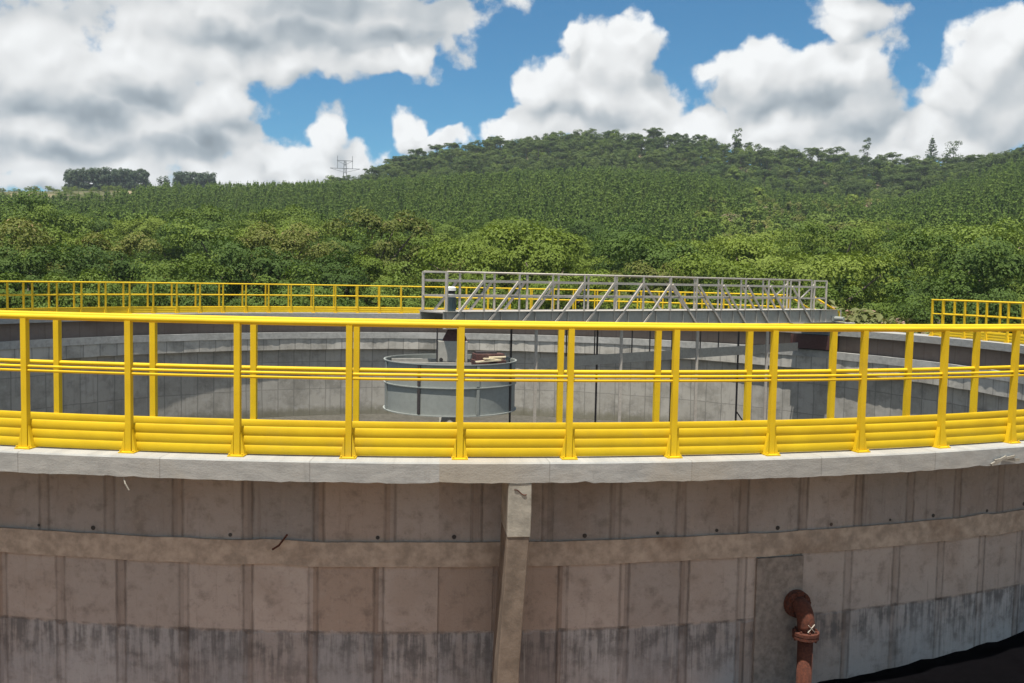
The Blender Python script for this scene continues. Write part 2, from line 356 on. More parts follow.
def inner_wall_mat(name="inner_wall_concrete", lt=1.0, ln=0.5):
    m, g, b = mat(name)
    u, v, _ = g.sep(g.uv()); p2 = g.xyz(u, v)
    wob = g.m('MULTIPLY', g.m('SUBTRACT', g.noise(p2, 1.5, 3), 0.5), 0.10)
    pu = g.m('ADD', g.m('DIVIDE', u, 0.62), wob)
    f = g.m('FRACT', pu); d = g.m('MINIMUM', f, g.m('SUBTRACT', 1.0, f))
    line = g.ss(d, 0.05, 0.015)
    row = g.m('FRACT', g.m('DIVIDE', g.m('ADD', v, g.m('ADD', 4.0, g.m('MULTIPLY', wob, 0.6))), 1.05)); dr = g.m('MINIMUM', row, g.m('SUBTRACT', 1.0, row))
    line = g.m('MAXIMUM', line, g.ss(dr, 0.02, 0.006))
    pid = g.m('ADD', g.m('FLOOR', pu), g.m('MULTIPLY', g.m('FLOOR', g.m('DIVIDE', g.m('ADD', v, 4.0), 1.05)), 17.0))
    w1 = g.white(pid)
    nb = g.noise(p2, 0.9, 6, 0.62); nm = g.noise(p2, 4, 6, 0.65)
    st = g.noise(g.xyz(g.m('MULTIPLY', u, 7.0), g.m('MULTIPLY', v, 0.7)), 1.0, 5, 0.6)
    c = g.mix(w1, C4(0.34 * lt, 0.322 * lt, 0.285 * lt), C4(0.41 * lt, 0.388 * lt, 0.345 * lt))
    c = g.mix(g.m('MULTIPLY', g.ss(nb, 0.46, 0.66), 0.6), c, C4(0.19, 0.18, 0.155))
    nq = g.noise(p2, 2.2, 7, 0.72); c = g.mix(g.m('MULTIPLY', g.ss(nq, 0.5, 0.66), 0.4), c, C4(0.17, 0.16, 0.14))
    c = g.mix(g.m('MULTIPLY', g.ss(nm, 0.5, 0.7), 0.35), c, C4(0.46, 0.445, 0.42))
    c = g.mix(g.m('MULTIPLY', g.ss(st, 0.52, 0.7), 0.3), c, C4(0.17, 0.165, 0.155))
    c = g.mix(g.m('MULTIPLY', line, ln), c, C4(0.13, 0.125, 0.115))
    c = g.mix(g.m('MULTIPLY', g.ss(v, -0.80, -0.72), 0.75), c, C4(0.17, 0.115, 0.09))
    c = g.mix(g.m('MULTIPLY', g.ss(g.m('ADD', v, g.m('MULTIPLY', g.m('SUBTRACT', nm, .5), .5)), -3.55, -3.9), 0.7), c, C4(0.15, 0.14, 0.09))
    g.lk(c, b.inputs['Base Color']); b.inputs['Roughness'].default_value = 0.9; b.inputs['Specular IOR Level'].default_value = 0.2
    g.lk(g.bump(nm, 0.3, 0.02), b.inputs['Normal'])
    return m
M_LEDGE = ledge_mat()
M_OUT = outer_wall_mat()
M_IN = inner_wall_mat()
M_IN2 = inner_wall_mat('launder_face_concrete', 1.25, 0.55)
M_BAND = concrete("ring_beam_concrete", (0.33, 0.28, 0.228), 0.25, (0.18, 0.125, 0.085), 0.7, 1.3)
M_BUT_TOP = concrete("buttress_head_concrete", (0.29, 0.272, 0.23), 0.25, (0.18, 0.155, 0.125), 0.6)
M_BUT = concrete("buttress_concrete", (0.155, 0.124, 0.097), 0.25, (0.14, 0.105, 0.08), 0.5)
M_PATCH = concrete("patch_concrete", (0.20, 0.178, 0.155), 0.25, (0.30, 0.285, 0.25), 0.5, 2.2)
M_LAUNDER = concrete("launder_concrete", (0.34, 0.335, 0.315), 0.16, (0.50, 0.49, 0.47), 0.6)
M_FLOOR = concrete("tank_floor_concrete", (0.075, 0.070, 0.058), 0.25, (0.045, 0.042, 0.032), 0.7)

def yellow_mat():
    m, g, b = mat("yellow_fibreglass")
    o = g.n('ShaderNodeNewGeometry').outputs['Position']
    n = g.noise(o, 3.0, 5, 0.6); n2 = g.noise(o, 40, 3, 0.6)
    rnd = g.n('ShaderNodeObjectInfo').outputs['Random']
    c = g.mix(g.ss(n, 0.3, 0.7), C4(0.60, 0.39, 0.004), C4(0.69, 0.465, 0.007))
    c = g.mix(g.m('MULTIPLY', rnd, 0.12), c, C4(0.50, 0.30, 0.006))
    c = g.mix(g.m('MULTIPLY', g.ss(n2, 0.62, 0.8), 0.15), c, C4(0.36, 0.22, 0.04))
    gm = g.m('MULTIPLY', g.ss(g.noise(o, 1.7, 6, 0.7), 0.55, 0.75), 0.35)
    c = g.mix(gm, c, C4(0.40, 0.27, 0.06))
    c = g.mix(g.m('MULTIPLY', g.ss(g.noise(o, 90, 3, .6), 0.66, 0.76), 0.5), c, C4(0.25, 0.16, 0.06))
    g.lk(c, b.inputs['Base Color'])
    g.lk(g.m('ADD', 0.52, g.m('MULTIPLY', n, 0.3)), b.inputs['Roughness'])
    b.inputs['Specular IOR Level'].default_value = 0.35
    return m
M_YEL = yellow_mat()
def steel(name, col, rough=0.5, metal=0.0, var=0.2, dirt=(0.16, 0.11, 0.08), amt=0.35, sc=3.0):
    m, g, b = mat(name)
    o = g.n('ShaderNodeNewGeometry').outputs['Position']
    n = g.noise(o, sc, 6, 0.65); n2 = g.noise(o, sc * 8, 4, 0.6)
    c = g.mix(g.ss(n2, 0.3, 0.7), C4(*[x * (1 - var) for x in col]), C4(*[x * (1 + var) for x in col]))
    c = g.mix(g.m('MULTIPLY', g.ss(n, 0.52, 0.72), amt), c, C4(*dirt))
    g.lk(c, b.inputs['Base Color']); b.inputs['Roughness'].default_value = rough; b.inputs['Metallic'].default_value = metal
    g.lk(g.bump(n2, 0.15, 0.005), b.inputs['Normal'])
    return m
M_GALV = steel("galvanised_steel", (0.44, 0.40, 0.35), 0.6, 0.25, 0.12, (0.25, 0.20, 0.17), 0.35)
M_GIRD = steel("grey_painted_steel", (0.35, 0.335, 0.295), 0.55, 0.0, 0.10, (0.18, 0.17, 0.16), 0.4, 1.5)
M_DRUM = steel("drum_grey_paint", (0.255, 0.27, 0.25), 0.6, 0.0, 0.06, (0.22, 0.22, 0.20), 0.4, 1.2)
M_PYLON = steel("weathered_pylon_steel", (0.13, 0.135, 0.14), 0.6)
M_TWIG = steel("weathered_timber", (0.27, 0.25, 0.21), 0.85, 0.0, 0.25, (0.15, 0.12, 0.09), 0.4, 12)
M_DARK = steel("dark_steel", (0.05, 0.042, 0.042), 0.6, 0.2, 0.2)
M_RUST = steel("rusted_iron", (0.072, 0.020, 0.0095), 0.95, 0.0, 0.4, (0.04, 0.018, 0.013), 0.6, 6.0)
M_MAROON = steel("maroon_oxide", (0.075, 0.03, 0.026), 0.7, 0.0, 0.2)
M_TEAL = steel("teal_motor_paint", (0.03, 0.055, 0.065), 0.4, 0.0, 0.1)
M_WHITE = steel("white_paint", (0.68, 0.68, 0.66), 0.5, 0.0, 0.06, (0.45, 0.42, 0.38), 0.3)
M_WOOD = steel("pale_timber", (0.55, 0.47, 0.32), 0.8, 0.0, 0.2, (0.30, 0.22, 0.13), 0.3, 8)
M_RUBBER = steel("black_rubber", (0.02, 0.02, 0.02), 0.7, 0.0, 0.1)
M_BLACK = steel("black_ground", (0.0022, 0.002, 0.0025), 0.95, 0.0, 0.3, (0.004, 0.0035, 0.0035), 0.4, 2.0); M_BLACK.node_tree.nodes['Principled BSDF'].inputs['Specular IOR Level'].default_value = 0.02
M_CHALK = steel("chalk", (0.36, 0.33, 0.28), 0.9)

def leaf_mat(name, dark, light, tint=None, trans=0.22, rough=0.6):
    m, g, b = mat(name)
    oi = g.n('ShaderNodeObjectInfo').outputs['Random']
    o = g.obj()
    geo = g.n('ShaderNodeNewGeometry')
    n = g.noise(o, 1.3, 3, 0.6)
    isl = geo.outputs['Random Per Island']
    big = g.noise(geo.outputs['Position'], 0.022, 4, 0.6)
    f = g.m('ADD', g.m('MULTIPLY', oi, 0.55), g.m('ADD', g.m('MULTIPLY', isl, 0.12), g.m('MULTIPLY', g.m('SUBTRACT', n, 0.42), 0.4)))
    f = g.m('ADD', f, g.m('MULTIPLY', g.m('SUBTRACT', big, 0.44), 0.6), clamp=True)
    c = g.mix(f, C4(*dark), C4(*light))
    if tint: c = g.mix(g.m('MULTIPLY', g.ss(g.white(g.m('ADD', isl, 0.11)), 1 - tint[1], 1.0), 0.9), c, C4(*tint[0]))
    g.lk(c, b.inputs['Base Color']); b.inputs['Roughness'].default_value = rough; b.inputs['Specular IOR Level'].default_value = 0.12
    tr = g.n('ShaderNodeBsdfTranslucent'); g.lk(g.mix(1.0, c, C4(1.1, 1.15, 0.6), 'MULTIPLY'), tr.inputs[0])
    mx = g.n('ShaderNodeMixShader'); mx.inputs[0].default_value = trans
    g.lk(b.outputs[0], mx.inputs[1]); g.lk(tr.outputs[0], mx.inputs[2])
    g.lk(mx.outputs[0], m.node_tree.nodes['Material Output'].inputs[0])
    return m
L_MID = leaf_mat("leaf_mid", (0.071, 0.115, 0.019), (0.171, 0.226, 0.043))
L_LIME = leaf_mat("leaf_lime", (0.098, 0.144, 0.019), (0.200, 0.249, 0.047))
L_DARK = leaf_mat("leaf_dark", (0.041, 0.077, 0.016), (0.108, 0.160, 0.034))
L_OLIVE = leaf_mat("leaf_olive", (0.093, 0.115, 0.024), (0.201, 0.208, 0.056), ((0.26, 0.19, 0.09), 0.05))
L_PINE = leaf_mat("pine_needles", (0.080, 0.135, 0.023), (0.181, 0.248, 0.050), trans=0.2)
L_FOREST = leaf_mat("forest_leaf", (0.046, 0.077, 0.019), (0.125, 0.163, 0.042))
L_EUC = leaf_mat("eucalypt_leaf", (0.05, 0.08, 0.045), (0.10, 0.13, 0.07))
L_PINK = leaf_mat("pinkish_shrub_leaf", (0.10, 0.12, 0.045), (0.18, 0.19, 0.07), ((0.42, 0.26, 0.22), 0.35))
M_BARK = steel("bark", (0.11, 0.085, 0.065), 0.9, 0, 0.25, (0.05, 0.04, 0.03), 0.4, 4)

# ------------------------------------------------------------------ terrain
PT = [(-0.509, 0.0606), (-0.417, 0.0679), (-0.242, 0.0838), (-0.075, 0.0987), (0.007, 0.1062), (0.161, 0.1162), (0.263, 0.1124), (0.361, 0.094), (0.454, 0.088), (0.506, 0.1058), (0.558, 0.1197), (0.632, 0.1232)]
HT = [(-0.509, 0.0649), (-0.417, 0.0725), (-0.145, 0.089), (-0.096, 0.0949), (-0.065, 0.1071), (-0.025, 0.1288), (0.016, 0.1372), (0.089, 0.149), (0.16, 0.1549), (0.222, 0.1519), (0.262, 0.1467), (0.312, 0.1391), (0.36, 0.1314), (0.407, 0.1303), (0.453, 0.1234), (0.496, 0.1201), (0.558, 0.1224), (0.633, 0.1189)]
BT = [(-0.509, 0.058), (-0.417, 0.0634), (-0.333, 0.0536), (-0.145, 0.0608), (0.059, 0.059), (0.265, 0.0558), (0.363, 0.0445), (0.41, 0.0594), (0.455, 0.0622), (0.507, 0.0684), (0.561, 0.0678), (0.635, 0.0665)]
def ip(tab, a): return np.interp(a, [t[0] for t in tab], [t[1] for t in tab])
KD = np.array([0, 38, 44, 75, 130, 150, 350, 385, 470, 530, 720, 1100, 6000.0])
def terrain(x, y):
    """ground height at world x, y (arrays)"""
    x = np.asarray(x, float); y = np.asarray(y, float)
    ddx, ddy = x - CAM.x, y - CAM.y
    d = np.hypot(ddx, ddy); a = np.arctan2(ddx, ddy)
    ac = np.clip(a, -0.9, 1.0)
    wgt = np.clip((1.25 - np.abs(a)) / 0.35, 0, 1)
    bt, pt, ht = ip(BT, ac), ip(PT, ac), ip(HT, ac) - np.interp(ac, [-0.2, -0.05], [0, .0075])
    th = np.interp(ac, [-0.22, -0.12, -0.09], [0.5, 4.5, 5.6])
    h = 1.45
    k = [np.full_like(a, -2.2), np.full_like(a, -2.3), np.full_like(a, -3.6), np.full_like(a, -3.0), h + bt * 130 - 8, h + (bt + .003) * 150 - 8,
         h + pt * 350 - 8, h + (pt + .002) * 385 - 7.5, h + ht * 470 - th, h + ht * 470 - th + 1, h + ht * 470 - 25, np.full_like(a, 5.0), np.full_like(a, 0.0)]
    K = np.stack(k, 0)
    i = np.clip(np.searchsorted(KD, d, side='right') - 1, 0, len(KD) - 2)
    t = np.clip((d - KD[i]) / (KD[i + 1] - KD[i]), 0, 1); t = t * t * (3 - 2 * t) * 0.4 + t * 0.6
    idx = np.arange(a.size).reshape(a.shape)
    z0 = np.take_along_axis(K.reshape(len(KD), -1), i.reshape(1, -1), 0).reshape(a.shape)
    z1 = np.take_along_axis(K.reshape(len(KD), -1), (i + 1).reshape(1, -1), 0).reshape(a.shape)
    z = z0 + (z1 - z0) * t
    z = -2.25 + (z + 2.25) * wgt
    rc = np.hypot(x, y)
    near = np.clip((22 - rc) / 5, 0, 1)
    zl = np.clip(-2.52 + 0.066 * x, -2.7, -2.0)
    return z * (1 - near) + zl * near
def ground_mat():
    m, g, b = mat("grass_and_soil")
    o = g.obj(); x, y, z = g.sep(o)
    rad = g.v('LENGTH', g.xyz(x, y))
    n1 = g.noise(o, 0.12, 6, 0.6); n2 = g.noise(o, 2.0, 5, 0.65)
    soil = g.mix(n2, C4(0.19, 0.10, 0.06), C4(0.30, 0.17, 0.10))
    grass = g.mix(n2, C4(0.035, 0.065, 0.018), C4(0.085, 0.12, 0.035))
    grass = g.mix(g.ss(rad, 300, 340), grass, g.mix(g.noise(o, 0.25, 6, 0.7), C4(0.045, 0.055, 0.022), C4(0.13, 0.12, 0.06)))
    f = g.ss(g.m('ADD', rad, g.m('MULTIPLY', g.m('SUBTRACT', n1, 0.5), 20.0)), 20, 30)
    c = g.mix(f, soil, grass)
    # worn pale earth on the far open slope
    far = g.m('MULTIPLY', g.ss(rad, 370, 400), g.ss(g.noise(o, 0.03, 5, 0.6), 0.52, 0.62))
    c = g.mix(g.m('MULTIPLY', far, 0.7), c, C4(0.30, 0.23, 0.15))
    g.lk(c, b.inputs['Base Color']); b.inputs['Roughness'].default_value = 0.95; b.inputs['Specular IOR Level'].default_value = 0.1
    g.lk(g.bump(n2, 0.5, 0.08), b.inputs['Normal'])
    return m
M_GROUND = ground_mat()
rad = np.concatenate([[15.2, 15.6, 16.2, 17, 18, 19.5, 21, 23, 25, 28, 31], np.geomspace(34, 800, 60), [950, 1200, 1500]])
NA = 360
aa = np.linspace(0, 2 * PI, NA, endpoint=False)
GX = rad[:, None] * np.sin(aa)[None]; GY = -rad[:, None] * np.cos(aa)[None]
GZ = terrain(GX, GY)
V = np.stack([GX, GY, GZ], -1).reshape(-1, 3)
F = [(i * NA + j, i * NA + (j + 1) % NA, (i + 1) * NA + (j + 1) % NA, (i + 1) * NA + j) for i in range(len(rad) - 1) for j in range(NA)]
ground = link("ground", mesh_of("ground", V, F, M_GROUND, smooth=True))
ground['kind'] = 'structure'
def tz(x, y): return float(terrain(np.array([x]), np.array([y]))[0])

# ------------------------------------------------------------------ the round concrete tank
tank = thing("concrete_tank", "round open concrete settling tank with formwork panel marks and a ledge round its rim", "tank", (0, 0, -2.3))
RW, RB, RL, RI = 15.27, 15.294, 15.78, 15.08
NR = 1440
lj = np.random.RandomState(3)
lowf = np.interp(np.arange(NR + 1), np.arange(0, NR + 1, 6), lj.normal(0, 0.0035, NR // 6 + 1))
chips = np.where(lj.rand(NR + 1) < 0.03, lj.uniform(0.004, 0.018, NR + 1), 0)
for q in (lowf, chips): q[-1] = q[0]
def lj_ledge(i, j, a):
    if j == 1: return (lowf[i] * 0.4, lowf[i] * 0.7 + chips[i] + lj_r[i])
    if j in (2, 3): return (lowf[i] * 0.5, lowf[i] * 0.25)
    return (0, 0)
lj_r = lj.normal(0, 0.0025, NR + 1); lj_r[-1] = lj_r[0]
GAP0, GAP1 = R_(180 - 73.6), R_(180 - 51.3)          # the break in the far railing, as near-angle
# slab: j0 underside at the wall, j1 bottom front edge, j2-3 top front edge, j4 top inner edge, j5 underside inner
slab = link("walkway_slab", ring_mesh("walkway_slab", [(RW + .02, -0.165), (RL, -0.165), (RL, -0.012), (RL - 0.012, 0.0), (14.86, 0.0), (14.86, -0.20), (RI - .02, -0.20)], 0, 2 * PI, NR, M_LEDGE, full=True, jit=lj_ledge), tank)
wall = ring_mesh("wall", [(RW, -0.163), (RW, -0.45), (RW, -0.9), (RW, -1.56), (RW, -3.2)], 0, 2 * PI, 720, M_OUT, closed=False, full=True)
def split_uv(me):
    pass
link("wall", wall, tank)
link("inner_wall", ring_mesh("inner_wall", [(RI, -0.198), (RI, -0.7), (RI, -1.4), (RI, -4.05)], 0, 2 * PI, 720, M_IN, closed=False, full=True), tank)
bj = np.random.RandomState(9)
b1 = np.interp(np.arange(721), np.arange(0, 721, 4), bj.normal(0, 0.006, 181)); b1[-1] = b1[0]
link("ring_beam", ring_mesh("ring_beam", [(RW - .05, -0.775), (RB, -0.775), (RB, -0.985), (RW - .05, -1.00)], 0, 2 * PI, 720, M_BAND, full=True,
     jit=lambda i, j, a: (b1[i] * .5, b1[(i * 3 + j) % 720] * .8) if j in (1, 2) else (0, 0)), tank)
LR = 14.86
l1 = np.interp(np.arange(721), np.arange(0, 721, 3), bj.normal(0, 0.010, 241)); l1[-1] = l1[0]
link("launder_coping", ring_mesh("launder_coping", [(LR + .16, -0.98), (LR + .16, -0.74), (LR, -0.74), (LR, -0.98)], 0, 2 * PI, 720, M_LAUNDER, full=True,
     jit=lambda i, j, a: (l1[i] * .3, l1[i] * .4) if j in (2, 3) else (0, 0)), tank)
link("launder", ring_mesh("launder", [(RI + .05, -1.20), (LR + .10, -1.20), (LR + .10, -0.975), (LR + .035, -0.975), (LR + .035, -1.40), (RI + .05, -1.44)], 0, 2 * PI, 720, M_IN2, full=True,
     jit=lambda i, j, a: (l1[(i * 5) % 720] * .5, l1[i] * .6) if j in (3, 4) else (0, 0)), tank)
V = [(0, 0, -4.9)]; F = []
for i in range(180):
    a = 2 * PI * i / 180; V.append(pol(a, RI + .02, -4.0))
for i in range(180): F.append((0, 1 + i, 1 + (i + 1) % 180))
link("tank_floor", mesh_of("tank_floor", V, F, M_FLOOR, smooth=True), tank)
# buttress: pale head flush with the ledge, browner shaft a little set back and leaning
def butt_block(rows):
    V = []; F = []
    for (z, al, ar, rf) in rows:
        al, ar = R_(al), R_(ar)
        V += [pol(al, RW - .03, z), pol(al, rf, z), pol(ar, rf, z), pol(ar, RW - .03, z)]
    n = len(rows)
    for i in range(n - 1):
        for j in range(4):
            F.append((i * 4 + j, i * 4 + (j + 1) % 4, i * 4 + 4 + (j + 1) % 4, i * 4 + 4 + j))
    F += [(3, 2, 1, 0), tuple((n - 1) * 4 + j for j in range(4))]
    return V, F
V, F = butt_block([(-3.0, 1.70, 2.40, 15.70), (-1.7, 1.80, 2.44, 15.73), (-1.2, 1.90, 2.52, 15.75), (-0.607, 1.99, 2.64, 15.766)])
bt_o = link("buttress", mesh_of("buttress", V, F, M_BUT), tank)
V, F = butt_block([(-0.607, 1.985, 2.665, 15.772), (-0.40, 1.985, 2.68, 15.774), (-0.168, 1.99, 2.67, 15.776)])
hd = link("buttress_head", mesh_of("buttress_head", V, F, M_BUT_TOP), tank, "pale chipped concrete head of the buttress")
for o in (bt_o, hd):
    md = o.modifiers.new('bevel', 'BEVEL'); md.width = 0.008; md.segments = 2
# concrete surround of the drain outlet
V = []; F = []
al, ar = R_(10.72), R_(12.48)
for z in (-3.0, -1.0):
    for a in np.linspace(al, ar, 5):
        V += [pol(a, RW - .02, z), pol(a, RW + .03, z)]
for i in range(4):
    k = 2 * i
    F += [(k + 1, k + 3, k + 13, k + 11), (k, k + 1, k + 3, k + 2), (k + 10, k + 12, k + 13, k + 11)]
F += [(0, 10, 11, 1), (8, 9, 19, 18)]
link("outlet_surround", mesh_of("outlet_surround", V, F, M_PATCH), tank, "pale patched concrete surround of the drain outlet")
# tie-rod holes above the ring beam, as short dark plugs
for k in range(-7, 11):
    mb = MB(); a = (-0.275 + 0.60 * k + rng.uniform(-.02, .12)) / RREF + .30 / RREF
    if rng.rand() < 0.12: continue
    z = -0.735 + rng.uniform(-.012, .012); rr = rng.uniform(0.012, 0.021)
    p = pol(a, RW - .03, z); q = pol(a, RW + .004, z)
    mb.tube([p, q], rr, 10); mb.build("tie_hole", M_RUBBER, tank)
mb = MB(); mb.tube([pol(R_(-4.72), RB + .012, -0.715), pol(R_(-4.95), RB + .05, -0.80), pol(R_(-5.15), RB + .06, -0.835)], 0.009, 6)
mb.build("rebar_stub", M_RUST, tank, "rusty bent rod sticking out of the ring beam")
mb = MB(); mb.tube([pol(R_(-9.1), RL - .02, -0.17), pol(R_(-9.0), RL + .004, -0.22), pol(R_(-8.9), RL - .0, -0.27)], 0.006, 6)
mb.build("wire_end", M_TWIG, tank, "pale twig end hanging under the ledge")
pts = [pol(R_(2.16 + 0.36 * t), 15.778 + 0.002 * math.sin(9 * t), -0.225 - .03 * t + .012 * math.sin(5.5 * t + .6)) for t in np.linspace(0, 1, 12)]  # raised line added to stand for the crack on the buttress head
mb = MB(); mb.tube(pts, 0.004, 6); mb.build("crack_line", M_RUST, tank, "thin brown line standing for a crack on the buttress head")
mb = MB()
mb.bar(pol(R_(18.45), RL + .018, -0.15), pol(R_(19.1), RL + .022, -0.085), 0.014, 0.024)
mb.bar(pol(R_(18.6), RL + .020, -0.115), pol(R_(19.5), RL + .024, -0.085), 0.012, 0.022)
mb.bar(pol(R_(18.95), RL + .014, -0.10), pol(R_(19.75), RL + .018, -0.125), 0.012, 0.026)
mb.build("timber_splinter", M_TWIG, tank, "splintered formwork timber stuck in the ledge face")

# ------------------------------------------------------------------ rusty drain pipe
dp = thing("drain_pipe", "rusty red drain pipe with flanged elbow and chalk cross on the tank wall", "pipe", pol(R_(12.4), 15.75, -2.2))
AW = R_(12.22)
rad_v = Vector((math.sin(AW), -math.cos(AW), 0)); tan_v = Vector((math.cos(AW), math.sin(AW), 0))
c0 = pol(AW, RW + .03, -1.43)
mb = MB(); mb.tube([c0, c0 + rad_v * .03], .125, 24); mb.tube([c0 + rad_v * .032, c0 + rad_v * .062], .122, 24)
fl = mb.build("flange", M_RUST, dp, bevel=.004)
for k in range(8):
    t = 2 * PI * k / 8 + .2
    q = c0 + (tan_v * math.cos(t) + Vector((0, 0, 1)) * math.sin(t)) * .098
    mb = MB(); mb.tube([q + rad_v * .062, q + rad_v * .085], .013, 6); mb.build("bolt", M_RUST, fl)
el = [c0 + rad_v * .06]
for t in np.linspace(0, PI / 2, 9):
    el.append(c0 + rad_v * (.075 + .095 * math.sin(t)) + tan_v * (.004 * t / 1.57) - Vector((0, 0, 1)) * (.15 * (1 - math.cos(t))))
e_end = el[-1]
el.append(e_end - Vector((0, 0, .05)))
mb = MB(); mb.tube(el, .077, 20); elbow = mb.build("elbow", M_RUST, dp, smooth=True)
f2 = e_end - Vector((0, 0, .05))
mb = MB(); mb.tube([f2, f2 - Vector((0, 0, .032))], .118, 24); mb.tube([f2 - Vector((0, 0, .034)), f2 - Vector((0, 0, .064))], .116, 24)
for k in range(8):
    t = 2 * PI * k / 8
    q = f2 + Vector((math.cos(t), math.sin(t), 0)) * .095
    mb.tube([q + Vector((0, 0, .018)), q - Vector((0, 0, .085))], .011, 6)
mb.build("flange", M_RUST, dp, bevel=.003)
mb = MB(); mb.tube([f2 - Vector((0, 0, .06)), f2 - Vector((0, 0, 1.2))], .068, 20); mb.build("pipe", M_RUST, dp, smooth=True)
cx = e_end + (CAM - e_end).normalized() * .0 + rad_v * .0792 + Vector((0, 0, .02))
cx = e_end + rad_v * .0815 - tan_v * .0 + Vector((0, 0, .0))
mb = MB()
mb.bar(cx - tan_v * .032 + Vector((0, 0, -.034)), cx + tan_v * .034 + Vector((0, 0, .034)), .004, .009, rad_v)
mb.bar(cx - tan_v * .03 + Vector((0, 0, .032)), cx + tan_v * .034 + Vector((0, 0, -.034)) + rad_v * .003, .004, .009, rad_v)
mb.build("chalk_mark", M_CHALK, elbow)

# near-black strip laid on the ground at the foot of the wall
NM = 120; V = []; F = []
for i in range(NM + 1):
    a = R_(9) + (R_(75) - R_(9)) * i / NM
    for j, r in enumerate((RW - .004, 15.34, 15.5, 15.85, 16.2, 16.6)):
        p = pol(a, r + (rng.normal(0, .06) if j == 5 else 0)); z = tz(p.x, p.y) + .012 + (.05 if j == 0 else 0.015 if j == 1 else 0) + (rng.normal(0, .012) if 0 < j < 5 else 0) + (rng.normal(0, .012) if j == 0 else 0)
        V.append((p.x, p.y, max(z, tz(p.x, p.y) + .006)))
for i in range(NM):
    for j in range(5): F.append((i * 6 + j, i * 6 + j + 1, i * 6 + 7 + j, i * 6 + 6 + j))
thing("ground_strip", "black strip on the ground along the foot of the tank wall", "ground sheet", (0, 0, 0), me=mesh_of("ground_strip", V, F, M_BLACK, smooth=True))
gp = Vector((4.395, -16.84, 0)); gz = tz(gp.x, gp.y)
mb = MB(); mb.box((0, 0, (-1.075 - gz) / 2), (.10, .10, -1.075 - gz))
thing("concrete_post", "short pale concrete post at the bottom right, in front of the tank wall", "post", (gp.x, gp.y, gz), me=mb.mesh("concrete_post", M_PATCH))

# ------------------------------------------------------------------ yellow railings
def post_mesh(out):
    mb = MB()
    mb.box((0, 0, .535), (.048, .050, 1.05))
    mb.box((0, 0, .006), (.13, .12, .012))
    for s in (-1, 1):      # gusset plates left and right
        V = [(s * .029, -.020, .012), (s * .062, -.020, .012), (s * .029, -.020, .19), (s * .029, .020, .012), (s * .062, .020, .012), (s * .029, .020, .19)]
        mb.add(V, [(0, 1, 2), (3, 5, 4), (0, 3, 4, 1), (1, 4, 5, 2), (0, 2, 5, 3)])
        for y in (-.045, .045): mb.tube([(s * .052, y, .012), (s * .052, y, .026)], .009, 6)
    me = mb.mesh("post", M_YEL)
    bm = bmesh.new(); bm.from_mesh(me); bmesh.ops.recalc_face_normals(bm, faces=bm.faces); bm.to_mesh(me); bm.free()
    return me
POST = post_mesh(1)
DA, A00 = 0.0568, 0.0103
def toe_prof(R, side):
    # corrugated kick plate: three rounded ridges
    zz = np.linspace(0.012, 0.235, 43)
    bul = [0.003 + 0.0075 * abs(math.sin((z - 0.012) / 0.223 * PI * 3)) ** .62 for z in zz]
    return [(R + q, z) for q, z in zip(bul, zz)] + [(R - q, z) for q, z in zip(bul[::-1], zz[::-1])]
def railing(R, a0, a1, side, label):
    am = (a0 + a1) / 2
    root = thing("safety_railing", label, "railing", pol(am, R, 0), "yellow railings along the tank walkway")
    n = max(40, int(abs(a1 - a0) * 110))
    link("top_rail", ring_mesh("top_rail", circ(R, 1.075, .024, 12), a0, a1, n, M_YEL), root)
    if R > 15.4:        # the outer run has a pair of thin bars, the inner one a single tube
        for zz in (.672, .638): link("mid_rail", ring_mesh("mid_rail", circ(R, zz, .0125, 10), a0, a1, n, M_YEL), root)
    else: link("mid_rail", ring_mesh("mid_rail", circ(R, 0.665, .019, 12), a0, a1, n, M_YEL), root)
    link("toe_board", ring_mesh("toe_board", toe_prof(R + side * .031, side), a0, a1, n, M_YEL), root)
    k0 = math.ceil((a0 + .004 - A00) / DA); k1 = math.floor((a1 - .004 - A00) / DA)
    for k in range(k0, k1 + 1):
        a = A00 + k * DA
        link("post", POST, root, loc=pol(a, R, 0), rotz=a)
    for e in (a0 + .002, a1 - .002):
        if min(abs(e - (A00 + k * DA)) for k in range(k0, k1 + 1)) > .012:
            link("post", POST, root, loc=pol(e, R, 0), rotz=e)
RO, RN = 15.62, 15.19
railing(RO, R_(-84), GAP0, -1, "yellow railing along the outer edge of the near walkway, in front of all the others")
railing(RN, R_(-84), GAP0, 1, "yellow railing along the inner edge of the near walkway, just behind the foremost one")
railing(RN, GAP1, 2 * PI + R_(-84.4), 1, "yellow railing on the far rim, on the inner edge beside the empty basin")
railing(RO, GAP1, 2 * PI + R_(-84.4), -1, "yellow railing on the far rim, on the outer edge against the trees")
